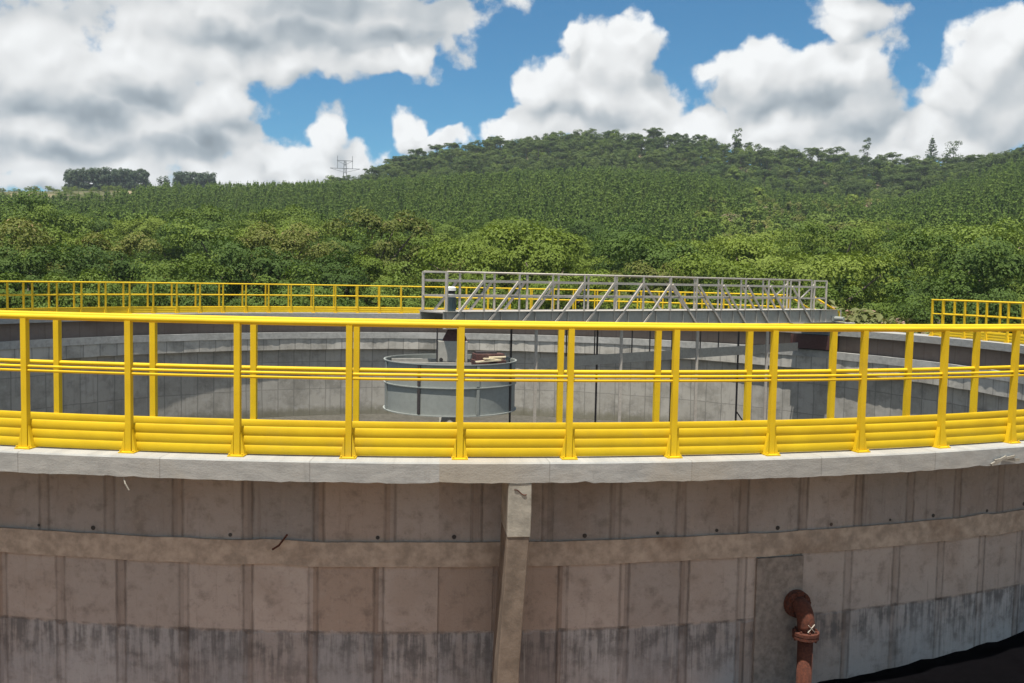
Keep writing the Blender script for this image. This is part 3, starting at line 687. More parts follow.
# stair handrails leaving the far walkway
for (r, off) in ((15.72, 0.0), (15.72, 0.062)):
    a = GAP1 - off
    p = pol(a, r, 0); od = (pol(a, 1) - Vector((0, 0, 0))).normalized(); td = Vector((math.cos(a), math.sin(a), 0))
    root = thing("stair_handrail", "sloping yellow stair handrail leaving the far walkway, " + ("nearer the end of the far railing" if off == 0 else "nearer the bridge end"), "handrail", p, "stair handrails on the far rim")
    dirv_ = (od * 1.0 - td * 0.65)
    mb = MB(); q = p + dirv_ * .8
    mb.tube([p + Vector((0, 0, 1.04)), q + Vector((0, 0, .50))], .03, 10); mb.build("handrail", M_YEL, root, smooth=True)
    mb = MB(); mb.tube([p + Vector((0, 0, .64)), q + Vector((0, 0, .10))], .025, 10); mb.build("mid_rail", M_YEL, root, smooth=True)
    for t in (0, 1):
        b0 = p + dirv_ * .8 * t
        zt = 1.03 - .54 * t
        mb = MB(); mb.box((b0.x, b0.y, (zt + (0 if t == 0 else -1.4)) / 2), (.055, .055, zt - (0 if t == 0 else -1.4))); mb.build("post", M_YEL, root)

# ------------------------------------------------------------------ scraper bridge
BU = Vector((0.8485, 0.5292, 0)); BN = Vector((-0.5292, 0.8485, 0)); BP = Vector((0.1164, -0.5564, 0)); BAY = 1.0632; BW = 1.067
ZT, ZC, ZM, ZD, ZB = 1.615, 1.385, 1.02, 0.655, 0.24
def bp(s, o, z): return BP + BU * s + BN * o + Vector((0, 0, z))
br = thing("scraper_bridge", "grey steel truss footbridge reaching from the tank centre to the far right rim", "bridge", bp(7, .53, .4))
UP = Vector((0, 0, 1))
SE = 15.25
for o, s in ((0, -1), (BW, 1)):
    mb = MB()
    mb.box(bp((SE - .1) / 2, o, (ZD + ZB) / 2), (SE + .1, .012, ZD - ZB), (BU, BN, UP))
    for z in (ZD - .006, ZB + .006): mb.box(bp((SE - .1) / 2, o + s * .036, z), (SE + .1, .06, .012), (BU, BN, UP))
    for k in range(0, 15): mb.box(bp(k * BAY + .5, o + s * .03, (ZD + ZB) / 2), (.01, .045, ZD - ZB - .03), (BU, BN, UP))
    mb.build("girder", M_GIRD, br)
    mb = MB(); mb.tube([bp(-.0, o, ZT - .02), bp(13 * BAY, o, ZT - .02)], .021, 8)
    mb.build("handrail", M_GALV, br, smooth=True)
    mb = MB(); mb.bar(bp(-.02, o, ZC), bp(13 * BAY + .3, o, ZC), .05, .06); mb.build("top_chord", M_GALV, br)
    mb = MB(); mb.bar(bp(-.0, o, ZM), bp(13 * BAY + .8, o, ZM), .035, .05); mb.build("mid_rail", M_GALV, br)
    for k in range(14):
        w = .055 if k >= 7 or o else .042
        mb = MB(); p = bp(k * BAY, o + s * .012, (ZD + ZT - .03) / 2 - .14)
        mb.box(p, (w, .03, ZT - ZD + .25), (BU, BN, UP)); mb.build("post", M_GALV, br)
    for k in range(13):
        p, q = (bp(k * BAY, o + s * .04, ZB + .03), bp((k + 1) * BAY - .05, o + s * .04, ZC)) if k < 7 else (bp((k + 1) * BAY, o + s * .04, ZB + .03), bp(k * BAY + .05, o + s * .04, ZC))
        mb = MB(); mb.bar(p, q, .04, .058); mb.build("diagonal_brace", M_GALV, br)
mb = MB()
mb.box(bp((SE - .1) / 2, BW / 2, ZD - .03), (SE + .08, BW - .02, .03), (BU, BN, UP)); mb.build("deck", M_GALV, br)
mb = MB()
for s0 in (13.97, 14.6):
    for o in (0, BW): mb.bar(bp(s0, o, ZB), bp(s0, o, ZT - .02), .05)
for o in (0, BW):
    mb.bar(bp(13.97, o, ZT - .03), bp(14.6, o, ZT - .03), .045)
    mb.bar(bp(13.3, o, ZM), bp(14.0, o, ZC + .1), .04)
mb.bar(bp(14.6, 0, ZC), bp(14.6, BW, ZC), .04)
mb.build("end_frame", M_GALV, br)
mb = MB()
for o in (0, BW): mb.bar(bp(-.02, o, ZD), bp(-.02, o, ZT - .02), .06)
mb.bar(bp(-.02, 0, ZT - .03), bp(-.02, BW, ZT - .03), .04); mb.bar(bp(-.02, 0, ZM), bp(-.02, BW, ZM), .04)
mb.build("end_frame", M_GALV, br)
for o, ss_, w, mt in ((.1, (2.77, 5.71, 8.71, 11.85), .075, M_GALV), (1.0, (2.64, 5.63, 8.6, 11.56), .05, M_DARK)):
    for s0 in ss_:
        mb = MB(); mb.bar(bp(s0, o, ZB), bp(s0, o, -4.0), w); mb.build("hanger", mt, br)
        mb = MB(); mb.tube([bp(s0, o - .03, ZB + .02), bp(s0, o - .03, ZB + .16)], .035, 8); mb.box(bp(s0, o - .05, ZB + .10), (.12, .03, .05), (BU, BN, UP))
        if o == .1: mb.build("hanger_bracket", M_WHITE, br)
for s0 in (2.64, 5.63, 8.6, 11.56):
    mb = MB(); mb.bar(bp(s0, 1.0, -2.6), bp(s0 + .95, .6, -3.95), .035); mb.build("stay", M_DARK, br)
for s0 in (4.2, 5.2, 6.6, 7.3, 9.4, 10.2):
    mb = MB(); mb.bar(bp(s0, .62, ZB), bp(s0, .62, -.78), .03); mb.build("skimmer_hanger", M_DARK, br)
mb = MB(); V = []
for s0, zt in ((3.2, -.60), (13.9, -.44)):
    for o in (.50, .512):
        V += [bp(s0, o, zt), bp(s0, o, zt - .27)]
mb.add(V, [(0, 1, 5, 4), (2, 6, 7, 3), (0, 4, 6, 2), (1, 3, 7, 5), (0, 2, 3, 1), (4, 5, 7, 6)]); mb.build("skimmer_blade", M_GIRD, br)
mb = MB(); mb.box(bp(7.3, .55, -4.12), (12.6, .012, .30), (BU, BN, UP)); mb.bar(bp(1, .1, -3.9), bp(13.6, .1, -3.9), .08); mb.bar(bp(1, 1.0, -3.9), bp(13.6, 1.0, -3.9), .08)
mb.build("floor_scraper", M_DARK, br)
# end carriage on the rim
mb = MB(); mb.box(bp(15.25, BW / 2, .16), (.34, 2.2, .18), (BU, BN, UP)); mb.build("carriage", M_GIRD, br, bevel=.01)
for o in (-.42, 1.5):
    mb = MB(); c = bp(15.25, o, .13); mb.tube([c - BU * .05, c + BU * .05], .13, 20); mb.build("wheel", M_RUBBER, br, smooth=False)
mb = MB(); c = bp(15.0, -.10, .36); mb.tube([c, c - BN * .26], .075, 16); mb.tube([c - BN * .26, c - BN * .32], .062, 16); mb.box(c + BN * .1, (.14, .16, .16), (BU, BN, UP)); mb.build("travel_motor", M_DRUM, br, "grey travel motor at the rim end of the bridge")
# vertical drive at the centre
cm = Vector((.22, .02, ZD - .012)); 
mb = MB(); mb.tube([cm, cm + Vector((0, 0, .36))], .12, 20)
for k in range(14):
    t = 2 * PI * k / 14; d_ = Vector((math.cos(t), math.sin(t), 0)); mb.box(cm + d_ * .125 + Vector((0, 0, .19)), (.02, .008, .28), (d_, UP.cross(d_), UP))
mo = mb.build("drive_motor", M_TEAL, br, "dark teal upright drive motor with white bands at the tank centre")
mb = MB(); mb.tube([cm + Vector((0, 0, .362)), cm + Vector((0, 0, .42))], .115, 20); mb.build("flange_band", M_WHITE, mo)
mb = MB(); mb.tube([cm + Vector((0, 0, .422)), cm + Vector((0, 0, .50))], .10, 20); mb.build("terminal_ring", M_RUBBER, mo)
mb = MB(); mb.tube([cm + Vector((0, 0, .502)), cm + Vector((0, 0, .57)), cm + Vector((0, 0, .60))], [.125, .12, .08], 20); mb.build("fan_cover", M_WHITE, mo)

# ------------------------------------------------------------------ feed well drum and centre column
DC = Vector((.23, 0, 0)); DR = 1.58
def lathe(prof, n=96, c=DC):
    V = []; F = []; k = len(prof)
    for i in range(n):
        a = 2 * PI * i / n
        V += [(c.x + r * math.cos(a), c.y + r * math.sin(a), z) for r, z in prof]
    for i in range(n):
        for j in range(k):
            F.append((i * k + j, ((i + 1) % n) * k + j, ((i + 1) % n) * k + (j + 1) % k, i * k + (j + 1) % k))
    return V, F
def fix(me, ang=40):
    bm = bmesh.new(); bm.from_mesh(me); bmesh.ops.recalc_face_normals(bm, faces=bm.faces); bm.to_mesh(me); bm.free()
    me.polygons.foreach_set('use_smooth', np.ones(len(me.polygons), dtype=bool)); me.set_sharp_from_angle(angle=R_(ang)); return me
fwd_ = thing("feed_well_drum", "grey painted steel drum hanging round the centre column under the bridge", "drum", (DC.x, DC.y, -1.71))
V, F = lathe([(DR, -1.70), (DR, -.53), (DR - .012, -.53), (DR - .012, -1.70)]); link("shell", fix(mesh_of("shell", V, F, M_DRUM)), fwd_)
for z, w, nm in ((-.525, .035, "rim_flange"), (-1.06, .035, "stiffener_ring"), (-1.70, .042, "rim_flange")):
    V, F = lathe([(DR + .002, z - .011), (DR + w, z - .011), (DR + w, z + .011), (DR + .002, z + .011)]); link(nm, fix(mesh_of(nm, V, F, M_DRUM)), fwd_)
for k in range(8):
    a = R_(-117 + 45 * k + (5 if k == 1 else 0)); d_ = Vector((math.cos(a), math.sin(a), 0)); t_ = UP.cross(d_)
    mb = MB()
    mb.box(DC + d_ * (DR + .018) + Vector((0, 0, -.79)), (.024, .07, .48), (d_, t_, UP)); mb.box(DC + d_ * (DR + .018) + Vector((0, 0, -1.38)), (.024, .07, .59), (d_, t_, UP))
    mb.build("joint_strap", M_DARK if k in (0, 2) else M_DRUM, fwd_)
for yy in (-.52, .52):
    mb = MB(); mb.box(DC + Vector((0, yy, -.62)), (2.9, .08, .12)); mb.build("support_beam", M_GIRD, fwd_)
for a in (.9, 2.3, 4.0, 5.4):
    mb = MB(); d_ = Vector((math.cos(a), math.sin(a), 0)); q = DC + d_ * .5
    mb.tube([(q.x, q.y, -.6), (q.x, q.y, ZB + .02)], .016, 8); mb.build("hanging_rod", M_DARK, fwd_)
cc = thing("centre_column", "grey box headed steel column standing in the middle of the drum", "column", (DC.x, DC.y, -4.9))
mb = MB(); mb.tube([(DC.x, DC.y, -4.9), (DC.x, DC.y, -.56)], .26, 28); mb.build("shaft", M_GIRD, cc, smooth=True)
mb = MB(); mb.box((.265, 0, -.31), (.73, .73, .50)); hb = mb.build("head_box", M_GIRD, cc, bevel=.008)
for x in (-.0, .53):
    mb = MB(); mb.tube([(x, -.366, -.50), (x, -.40, -.50)], .045, 8); mb.build("bolt", M_RUBBER, hb)
mb = MB(); c = Vector((.33, 0, -.06)); V = [(c.x + sx * w, c.y + sy * w, c.z + z) for z, w in ((.002, .30), (.30, .16)) for sx, sy in ((-1, -1), (1, -1), (1, 1), (-1, 1))]
mb.add(V, [(3, 2, 1, 0), (4, 5, 6, 7)] + [(j, (j + 1) % 4, 4 + (j + 1) % 4, 4 + j) for j in range(4)]); mb.build("turntable", M_MAROON, cc)
tr = thing("tool_tray", "dark maroon steel tray resting on the drum's right side", "tray", (1.1, -.55, -.58))
ax = (Vector((.97, .2, 0)).normalized(), Vector((-.2, .97, 0)).normalized(), UP)
mb = MB(); mb.box((1.12, -.60, -.55), (.76, .46, .17), ax); mb.box((1.12, -.60, -.40), (.70, .40, .16), ax); mb.build("tray_body", M_MAROON, tr, bevel=.01)
mb = MB(); mb.box((1.05, -.58, -.295), (.5, .3, .05), ax); mb.build("tray_lid", M_DARK, tr)
for k, (x, y, z, yaw, tilt, L) in enumerate(((1.10, -.98, -.47, .15, .08, .60), (1.22, -.93, -.425, .30, -.03, .46), (1.32, -.90, -.385, -.12, .06, .40))):
    X = Vector((math.cos(yaw), math.sin(yaw), tilt)).normalized(); Y = UP.cross(X).normalized(); Z = X.cross(Y)
    m_ = MB().box((0, 0, 0), (L, .14, .03), (X, Y, Z)).mesh("timber_plank", M_WOOD)
    thing("timber_plank", ["pale plank lying lowest across the drum rim before the maroon tray", "short pale plank lying askew on the lowest one by the maroon tray", "smallest pale plank, at the right on the maroon tray"][k], "plank", (x, y, z), "timber offcuts on the drum", me=m_)
bx = thing("outlet_box", "dark brown steel outlet box on the far right inner wall under the bridge end", "outlet box", pol(R_(180 - 57.5), 14.8, -.72))
mb = MB(); a = R_(180 - 57.5); d_ = pol(a, 1); t_ = UP.cross(d_)
for sgn in (-1, 1): mb.box(pol(a, 14.78, -.45) + t_ * .78 * sgn, (.40, .03, .46), (d_, t_, UP))
mb.box(pol(a, 14.60, -.45), (.03, 1.53, .46), (d_, t_, UP)); mb.build("box_plate", M_MAROON, bx)
mb = MB(); mb.box(pol(a, 14.78, -.21) , (.36, 1.50, .018), (d_, t_, UP)); mb.build("box_lid", M_DARK, bx)
#@@TREES@@
# thin air over the valley: far hills grey off a little
hz = MB(); hz.box((0, 0, 40), (3200, 3200, 120))
mh = bpy.data.materials.new("haze"); mh.use_nodes = True
for nd in list(mh.node_tree.nodes):
    if nd.type != 'OUTPUT_MATERIAL': mh.node_tree.nodes.remove(nd)
gh = G(mh.node_tree); pv = gh.n('ShaderNodeVolumePrincipled')
pv.inputs['Color'].default_value = (0.80, 0.90, 1.0, 1); pv.inputs['Density'].default_value = 0.00019; pv.inputs['Anisotropy'].default_value = 0.2
gh.lk(pv.outputs[0], mh.node_tree.nodes['Material Output'].inputs['Volume'])
ho = link("haze", hz.mesh("haze", mh)); ho['kind'] = 'stuff'
SC.cycles.max_bounces = 6; SC.cycles.volume_bounces = 0; SC.cycles.diffuse_bounces = 3; SC.cycles.glossy_bounces = 2; SC.cycles.transmission_bounces = 3
# ------------------------------------------------------------------ trees: prototype meshes
def leaf_quads(pos, nrm, size, rs, droop=0.0):
    """one rhombic leaf spray per position; returns vertices and faces"""
    n = len(pos)
    nrm = nrm / (np.linalg.norm(nrm, axis=1, keepdims=True) + 1e-9)
    r = rs.normal(size=(n, 3)); t = np.cross(nrm, r); t /= np.linalg.norm(t, axis=1, keepdims=True) + 1e-9
    b = np.cross(nrm, t); s = size[:, None]
    V = np.stack([pos - t * s * .5, pos + b * s * .32 + nrm * s * .06, pos + t * s * .5 - np.array([0, 0, droop]) * s, pos - b * s * .32 + nrm * s * .06], 1).reshape(-1, 3)
    return V
def crown_pts(rs, clumps, per, flat=0.8):
    P = []; N = []
    for (c, r) in clumps:
        d = rs.normal(size=(per, 3)); d /= np.linalg.norm(d, axis=1, keepdims=True)
        d[:, 2] = np.where(d[:, 2] < -0.35, -d[:, 2], d[:, 2])
        rr = r * rs.uniform(0.55, 1.06, (per, 1)) ** 0.6
        P.append(np.array(c) + d * rr * np.array([1, 1, flat])); N.append(d * .8 + rs.normal(size=(per, 3)) * 0.32 + np.array([0, 0, .15]))
    P = np.concatenate(P); N = np.concatenate(N)
    mid = P.mean(0); q = (P - mid) / (P.std(0) + 1e-6); q /= np.linalg.norm(q, axis=1, keepdims=True) + 1e-6
    return P, N + q * .55
def quads_mesh(name, V, mats, trunk=None, trunk_first=False):
    F = np.arange(len(V)).reshape(-1, 4)
    VV = V; FF = [tuple(f) for f in F]; mi = [0] * len(FF)
    if trunk is not None:
        k = len(V); VV = np.concatenate([V, np.array(trunk.V)]); FF += [tuple(i + k for i in f) for f in trunk.F]; mi += [1] * len(trunk.F)
    return mesh_of(name, VV, FF, mats, mi=mi)
def trunk_mb(rs, h, r, ends, lean=0.15):
    mb = MB(); p0 = Vector((0, 0, -.4)); top = Vector((rs.normal() * lean, rs.normal() * lean, h * .55))
    mid = Vector((top.x * .3, top.y * .3, h * .25))
    mb.tube([p0, mid, top], [r * 1.25, r, r * .7], 7)
    for e in ends:
        e = Vector(e); m = top.lerp(e, .5) + Vector((0, 0, -.12 * (e - top).length))
        mb.tube([mid.lerp(top, rs.uniform(.4, 1)), m, e], [r * .45, r * .3, r * .12], 5)
    return mb
def broad_proto(seed, h, w, nc, per, leaf, m, low=0.18, gaps=0.0):
    """rounded broadleaf crown: clumps scattered over an uneven dome"""
    rs = np.random.RandomState(seed); cl = []
    lob = [(rs.uniform(-.25, .25, 2) * w, rs.uniform(.35, .8) * h, rs.uniform(.28, .42) * w) for _ in range(5)]
    for i in range(nc):
        xy, z, r = lob[i % 5]
        d = rs.normal(size=3); d /= np.linalg.norm(d); 
        if d[2] < -.5: d[2] *= -1
        c = np.array([xy[0], xy[1], z]) + d * r * np.array([1, 1, .75]) * rs.uniform(.75, 1.1)
        c[2] = max(c[2], low * h)
        cl.append((c, rs.uniform(.08, .19) * w))
    P_, N_ = crown_pts(rs, cl, per)
    V = leaf_quads(P_, N_, leaf * rs.uniform(.6, 1.4, len(P_)), rs, .15)
    tb = trunk_mb(rs, h, .035 * w, [c for c, r in cl[:6]])
    return quads_mesh("crown", V, [m]), tb.mesh("trunk", M_BARK, True), (V, tb)
def pine_proto(seed, h, w, m, nq=1000, whorls=11):
    rs = np.random.RandomState(seed); P = []; N = []
    for k in range(whorls):
        t = (k + rs.uniform(-.2, .2)) / whorls; z = h * (.14 + .84 * t); R = w * .5 * (1 - t) ** .75 + .12
        nb = rs.randint(5, 8); ph = rs.uniform(0, 6.28)
        for j in range(nb):
            a = ph + 6.28 * j / nb + rs.normal() * .15; L = R * rs.uniform(.75, 1.15)
            q = max(3, int(nq / whorls / nb))
            u = rs.uniform(.15, 1, q)
            P.append(np.stack([np.cos(a) * L * u, np.sin(a) * L * u, z + L * u * .35 + rs.normal(size=q) * .09], 1) + rs.normal(size=(q, 3)) * .08)
            N.append(np.stack([np.cos(a) * .55 + rs.normal(size=q) * .5, np.sin(a) * .55 + rs.normal(size=q) * .5, .5 + rs.normal(size=q) * .45], 1))
    P.append(np.stack([rs.normal(size=14) * .05, rs.normal(size=14) * .05, h * rs.uniform(.88, 1.03, 14)], 1)); N.append(rs.normal(size=(14, 3)))
    P = np.concatenate(P); N = np.concatenate(N)
    V = leaf_quads(P, N, .31 * rs.uniform(.7, 1.3, len(P)), rs)
    mb = MB(); mb.tube([(0, 0, -.5), (0, 0, h * .55), (0, 0, h * .97)], [.11, .07, .02], 5)
    return quads_mesh("pine_tree", V, [m, M_BARK], mb)
def forest_proto(seed, h, w, m, umb=False, per=90, nc=30, leaf=.42):
    rs = np.random.RandomState(seed); cl = []
    for i in range(nc):
        if umb:
            a = rs.uniform(0, 6.28); q = math.sqrt(rs.rand()) * w * .5; z = h * rs.uniform(.80, .95); r = w * .13
        else:
            a = rs.uniform(0, 6.28); t = rs.rand(); z = h * (.3 + .62 * t); q = w * .46 * math.sqrt(rs.rand()) * (1 - .55 * t * t); r = w * rs.uniform(.12, .2)
        cl.append(((math.cos(a) * q, math.sin(a) * q, z), r))
    P_, N_ = crown_pts(rs, cl, per, .6 if umb else .85)
    V = leaf_quads(P_, N_, leaf * rs.uniform(.6, 1.4, len(P_)), rs)
    return quads_mesh("forest_tree", V, [m, M_BARK], trunk_mb(rs, h * (1.4 if umb else 1), .14, [c for c, r in cl[:5]], .3))
def column_proto(seed, h, w, m):
    rs = np.random.RandomState(seed); cl = []
    for i in range(34):
        z = h * rs.uniform(.10, .95); a = rs.uniform(0, 6.28); q = w * .38 * math.sqrt(rs.rand())
        cl.append(((math.cos(a) * q, math.sin(a) * q, z), w * rs.uniform(.16, .26)))
    P_, N_ = crown_pts(rs, cl, 40, 1.2)
    return quads_mesh("eucalyptus_tree", leaf_quads(P_, N_, .7 * rs.uniform(.6, 1.3, len(P_)), rs), [m, M_BARK], trunk_mb(rs, h, .14, [c for c, r in cl[:4]], .1))
def bush_proto(seed, h, w, m, leaf=.16, nc=16, per=70):
    rs = np.random.RandomState(seed); cl = []
    for i in range(nc):
        a = rs.uniform(0, 6.28); q = w * .42 * math.sqrt(rs.rand()); cl.append(((math.cos(a) * q, math.sin(a) * q, h * rs.uniform(.2, .8)), w * rs.uniform(.13, .22)))
    P_, N_ = crown_pts(rs, cl, per)
    mb = MB()
    for c, r in cl[:5]: mb.tube([(0, 0, -.2), tuple(np.array(c) * .6), c], [.03, .02, .01], 5)
    return quads_mesh("foliage", leaf_quads(P_, N_, leaf * rs.uniform(.6, 1.4, len(P_)), rs, .2), [m]), mb.mesh("stem", M_BARK)

KINDS = {
 'mid': ("mid green rounded broadleaf tree in the belt beyond the far rim", "mid green broadleaf trees beyond the tank", [broad_proto(s, 7.5, w, 38, 250, .18, L_MID) for s, w in ((1, 6.6), (2, 7.2), (3, 6.0))]),
 'lime': ("bright yellowish green broadleaf tree in the belt beyond the far rim", "bright green broadleaf trees beyond the tank", [broad_proto(s, 7.0, w, 36, 250, .18, L_LIME) for s, w in ((11, 6.4), (12, 7.0))]),
 'dark': ("dark green dense broadleaf tree in the belt beyond the far rim", "dark green broadleaf trees beyond the tank", [broad_proto(s, 7.8, w, 38, 250, .18, L_DARK) for s, w in ((21, 6.8), (22, 6.0))]),
 'olive': ("olive green broadleaf tree with brownish flowering tips beyond the far rim", "olive green flowering trees beyond the tank", [broad_proto(s, 7.2, w, 36, 250, .18, L_OLIVE) for s, w in ((31, 6.4), (32, 6.8))]),
}
NTREE = [0]
def plant(kind, x, y, s, label=None, group='', proto=None, sz=1.0):
    lab, grp, pr = KINDS[kind]
    cm_, tm_, _ = pr[proto if proto is not None else rng.randint(len(pr))]
    z = tz(x, y)
    root = thing("broadleaf_tree", label or lab, "tree", (x, y, z), None if label else grp)
    rz = rng.uniform(0, 6.28); root.rotation_euler = (rng.normal() * .04, rng.normal() * .04, rz); root.scale = (s, s, s * sz)
    for nm, me in (("trunk", tm_), ("crown", cm_)):
        o = bpy.data.objects.new(nm, me); COL.objects.link(o); o.parent = root
    NTREE[0] += 1
    return root
def camxy(a, d): return CAM.x + d * math.sin(a), CAM.y + d * math.cos(a)
# belt of broadleaf trees behind the tank
placed = []
def ok(x, y, r):
    if math.hypot(x, y) < 19.5: return False
    for (px, py, pr) in placed:
        if (px - x) ** 2 + (py - y) ** 2 < (r + pr) ** 2 * .42: return False
    return True
SPECIAL = [
 (0.505, 56, 'dark', 1.02, "big dark leafy tree standing behind the railing on the far right", 0),
 (0.404, 58, 'dark', .80, "dark tree just past the right end of the footbridge", 1),
 (-.160, 62, 'olive', .98, "tree flecked with orange blossom above the far left railing", 0),
 (-.004, 60, 'lime', .80, "feathery bright green tree right above the left end of the footbridge", 0),
 (-.405, 66, 'olive', 1.12, "tallest olive tree of the belt at the far left", 1),
 (.165, 118, 'lime', .98, "bright round tree standing up from the belt's edge into the pines at mid picture", 1),
]
for a, d, k, s, lab, pr in SPECIAL:
    x, y = camxy(a, d); plant(k, x, y, s, lab, proto=pr); placed.append((x, y, 3.2 * s))
for d0_, d1_, tries in ((46, 62, 700), (62, 85, 900), (85, 110, 1100), (110, 142, 1400)):
    for _ in range(tries):
        if NTREE[0] >= 290: break
        a = rng.uniform(-.55, .70); d = rng.uniform(d0_, d1_); s = rng.uniform(.62, 1.28)
        if d < 54: s *= .8
        x, y = camxy(a, d)
        if not ok(x, y, 3.3 * s): continue
        placed.append((x, y, 3.3 * s))
        u = rng.rand()
        if a < -.2: k = 'mid' if u < .46 else 'olive' if u < .60 else 'lime' if u < .78 else 'dark'
        elif a < .36: k = 'mid' if u < .40 else 'lime' if u < .78 else 'olive' if u < .88 else 'dark'
        else: k = 'lime' if u < .58 else 'mid' if u < .92 else 'dark'
        plant(k, x, y, s)
print("belt trees", NTREE[0])
# low shrubs along the foot of the belt
SHR = [bush_proto(s, 2.0, 2.6, m) for s, m in ((51, L_MID), (52, L_LIME), (53, L_OLIVE))]
PNK = [bush_proto(s, 1.8, 2.4, L_PINK, .14) for s in (61, 62)]
def shrub(x, y, s, pr, label, group, name="leafy_shrub", cat="shrub"):
    root = thing(name, label, cat, (x, y, tz(x, y)), group); root.rotation_euler = (0, 0, rng.uniform(0, 6.28)); root.scale = (s, s, s)
    for nm, me in (("stem", pr[1]), ("foliage", pr[0])):
        o = bpy.data.objects.new(nm, me); COL.objects.link(o); o.parent = root
for i in range(90):
    a = rng.uniform(-.52, .68); d = rng.uniform(42.5, 50); x, y = camxy(a, d)
    if math.hypot(x, y) < 19: continue
    shrub(x, y, rng.uniform(.8, 1.3), SHR[i % 3], "low green shrub at the foot of the tree belt just beyond the far rim", "low shrubs beyond the far rim")
for i, (a, d, s) in enumerate(((.418, 45.5, 1.0), (.432, 46.5, 1.15), (.446, 45.0, .95), (.457, 47, 1.05), (.47, 45.6, .8))):
    x, y = camxy(a, d); shrub(x, y, s * 2.2, PNK[i % 2], "pinkish flowering shrub showing between the bridge end and the right railing", "pinkish shrubs beside the bridge end", "flowering_shrub")

# ------------------------------------------------------------------ geometry-node scatter for what nobody could count
def scatter(name, pts, scl, rot, idx, sources, label, cat):
    me = bpy.data.meshes.new(name); me.from_pydata([tuple(p) for p in pts], [], [])
    for nm, arr, tp in (('size', scl, 'FLOAT'), ('turn', rot, 'FLOAT'), ('pick', idx, 'INT')):
        at = me.attributes.new(nm, tp, 'POINT'); at.data.foreach_set('value', np.asarray(arr, dtype=np.int32 if tp == 'INT' else np.float32))
    o = bpy.data.objects.new(name, me); COL.objects.link(o)
    o['kind'] = 'stuff'; o['label'] = label; o['category'] = cat
    ng = bpy.data.node_groups.new(name + "_nodes", 'GeometryNodeTree')
    ng.interface.new_socket('Geometry', in_out='INPUT', socket_type='NodeSocketGeometry')
    ng.interface.new_socket('Geometry', in_out='OUTPUT', socket_type='NodeSocketGeometry')
    N = ng.nodes; Lk = ng.links
    gi = N.new('NodeGroupInput'); go = N.new('NodeGroupOutput')
    j = N.new('GeometryNodeJoinGeometry')
    for s in sources:
        oi = N.new('GeometryNodeObjectInfo'); oi.transform_space = 'ORIGINAL'; oi.inputs['Object'].default_value = s; oi.inputs['As Instance'].default_value = True
        Lk.new(oi.outputs['Geometry'], j.inputs[0])
    ip_ = N.new('GeometryNodeInstanceOnPoints'); ip_.inputs['Pick Instance'].default_value = True
    def attr(nm, tp):
        q = N.new('GeometryNodeInputNamedAttribute'); q.data_type = tp; q.inputs['Name'].default_value = nm; return q.outputs[0]
    cx_ = N.new('ShaderNodeCombineXYZ'); Lk.new(attr('turn', 'FLOAT'), cx_.inputs[2])
    Lk.new(gi.outputs[0], ip_.inputs['Points']); Lk.new(j.outputs[0], ip_.inputs['Instance'])
    Lk.new(attr('pick', 'INT'), ip_.inputs['Instance Index']); Lk.new(cx_.outputs[0], ip_.inputs['Rotation']); Lk.new(attr('size', 'FLOAT'), ip_.inputs['Scale'])
    Lk.new(ip_.outputs[0], go.inputs[0])
    md = o.modifiers.new('scatter', 'NODES'); md.node_group = ng
    return o
# pine plantation on the slope
PINES = [pine_proto(s, 8.0, w, L_PINE) for s, w in ((71, 3.3), (72, 3.0), (73, 3.6), (74, 3.1))]
pp_ = []
for d in np.arange(136, 400, 2.8):
    n = int(1.24 * d / 2.7)
    for i in range(n):
        a = -.54 + 1.24 * (i + rng.uniform(.1, .9)) / n
        dd = d + rng.uniform(-1.0, 1.0)
        if a < -.30 and dd > 318 + 20 * math.sin(a * 40): continue
        if a > -.08 and dd > 372: continue
        if .27 < a < .43 and dd < 300 and math.sin(a * 60 + dd * .05) + rng.normal() * .6 > -.1: continue      # mixed scrub patch here
        if dd < 150 and rng.rand() < .4: continue
        if rng.rand() < .05: continue
        pp_.append((a, dd))
pp_.sort(key=lambda t: t[1])
XY = np.array([camxy(a, d) for a, d in pp_]); Z = terrain(XY[:, 0], XY[:, 1])
patch = np.sin(XY[:, 0] * .035) + np.sin(XY[:, 1] * .03 + XY[:, 0] * .02)
sc_ = rng.uniform(.62, 1.12, len(XY)) * (1 + .08 * patch)
srcP = []
for i in range(300):
    o = thing("pine_tree", "young dark green pine among the nearest rows of the plantation slope", "tree", (XY[i, 0], XY[i, 1], Z[i]), "pines in the nearest plantation rows", me=PINES[i % 4])
    s = sc_[i]; o.scale = (s, s, s); o.rotation_euler = (0, 0, rng.uniform(0, 6.28))
    if i < 4: srcP.append(o)
n = len(XY) - 300
scatter("pine_plantation", np.c_[XY[300:], Z[300:]], sc_[300:], rng.uniform(0, 6.28, n), rng.randint(0, 4, n), srcP, "dense plantation of young dark green pines covering the slope", "pine plantation")
print("pines", len(XY))
# native forest on the hilltop and scrub trees on the slope
FOR = [forest_proto(81, 11, 8, L_FOREST), forest_proto(82, 12, 7, L_FOREST), forest_proto(83, 10, 9, L_FOREST), forest_proto(84, 13.5, 8.5, L_FOREST, True), forest_proto(85, 11, 7.5, L_MID), forest_proto(86, 10, 8, L_DARK)]
ff = []
for d in np.arange(372, 486, 4.4):
    n = int(.80 * d / 4.8)
    for i in range(n):
        a = -.115 + .80 * (i + rng.uniform(0, 1)) / n
        dd = d + rng.uniform(-2, 2)
        if a < -.06 and dd < 420: continue
        ff.append((a, dd))
ff.sort(key=lambda t: t[1])
FX = np.array([camxy(a, d) for a, d in ff]); FZ = terrain(FX[:, 0], FX[:, 1])
fd = np.array([d for a, d in ff])
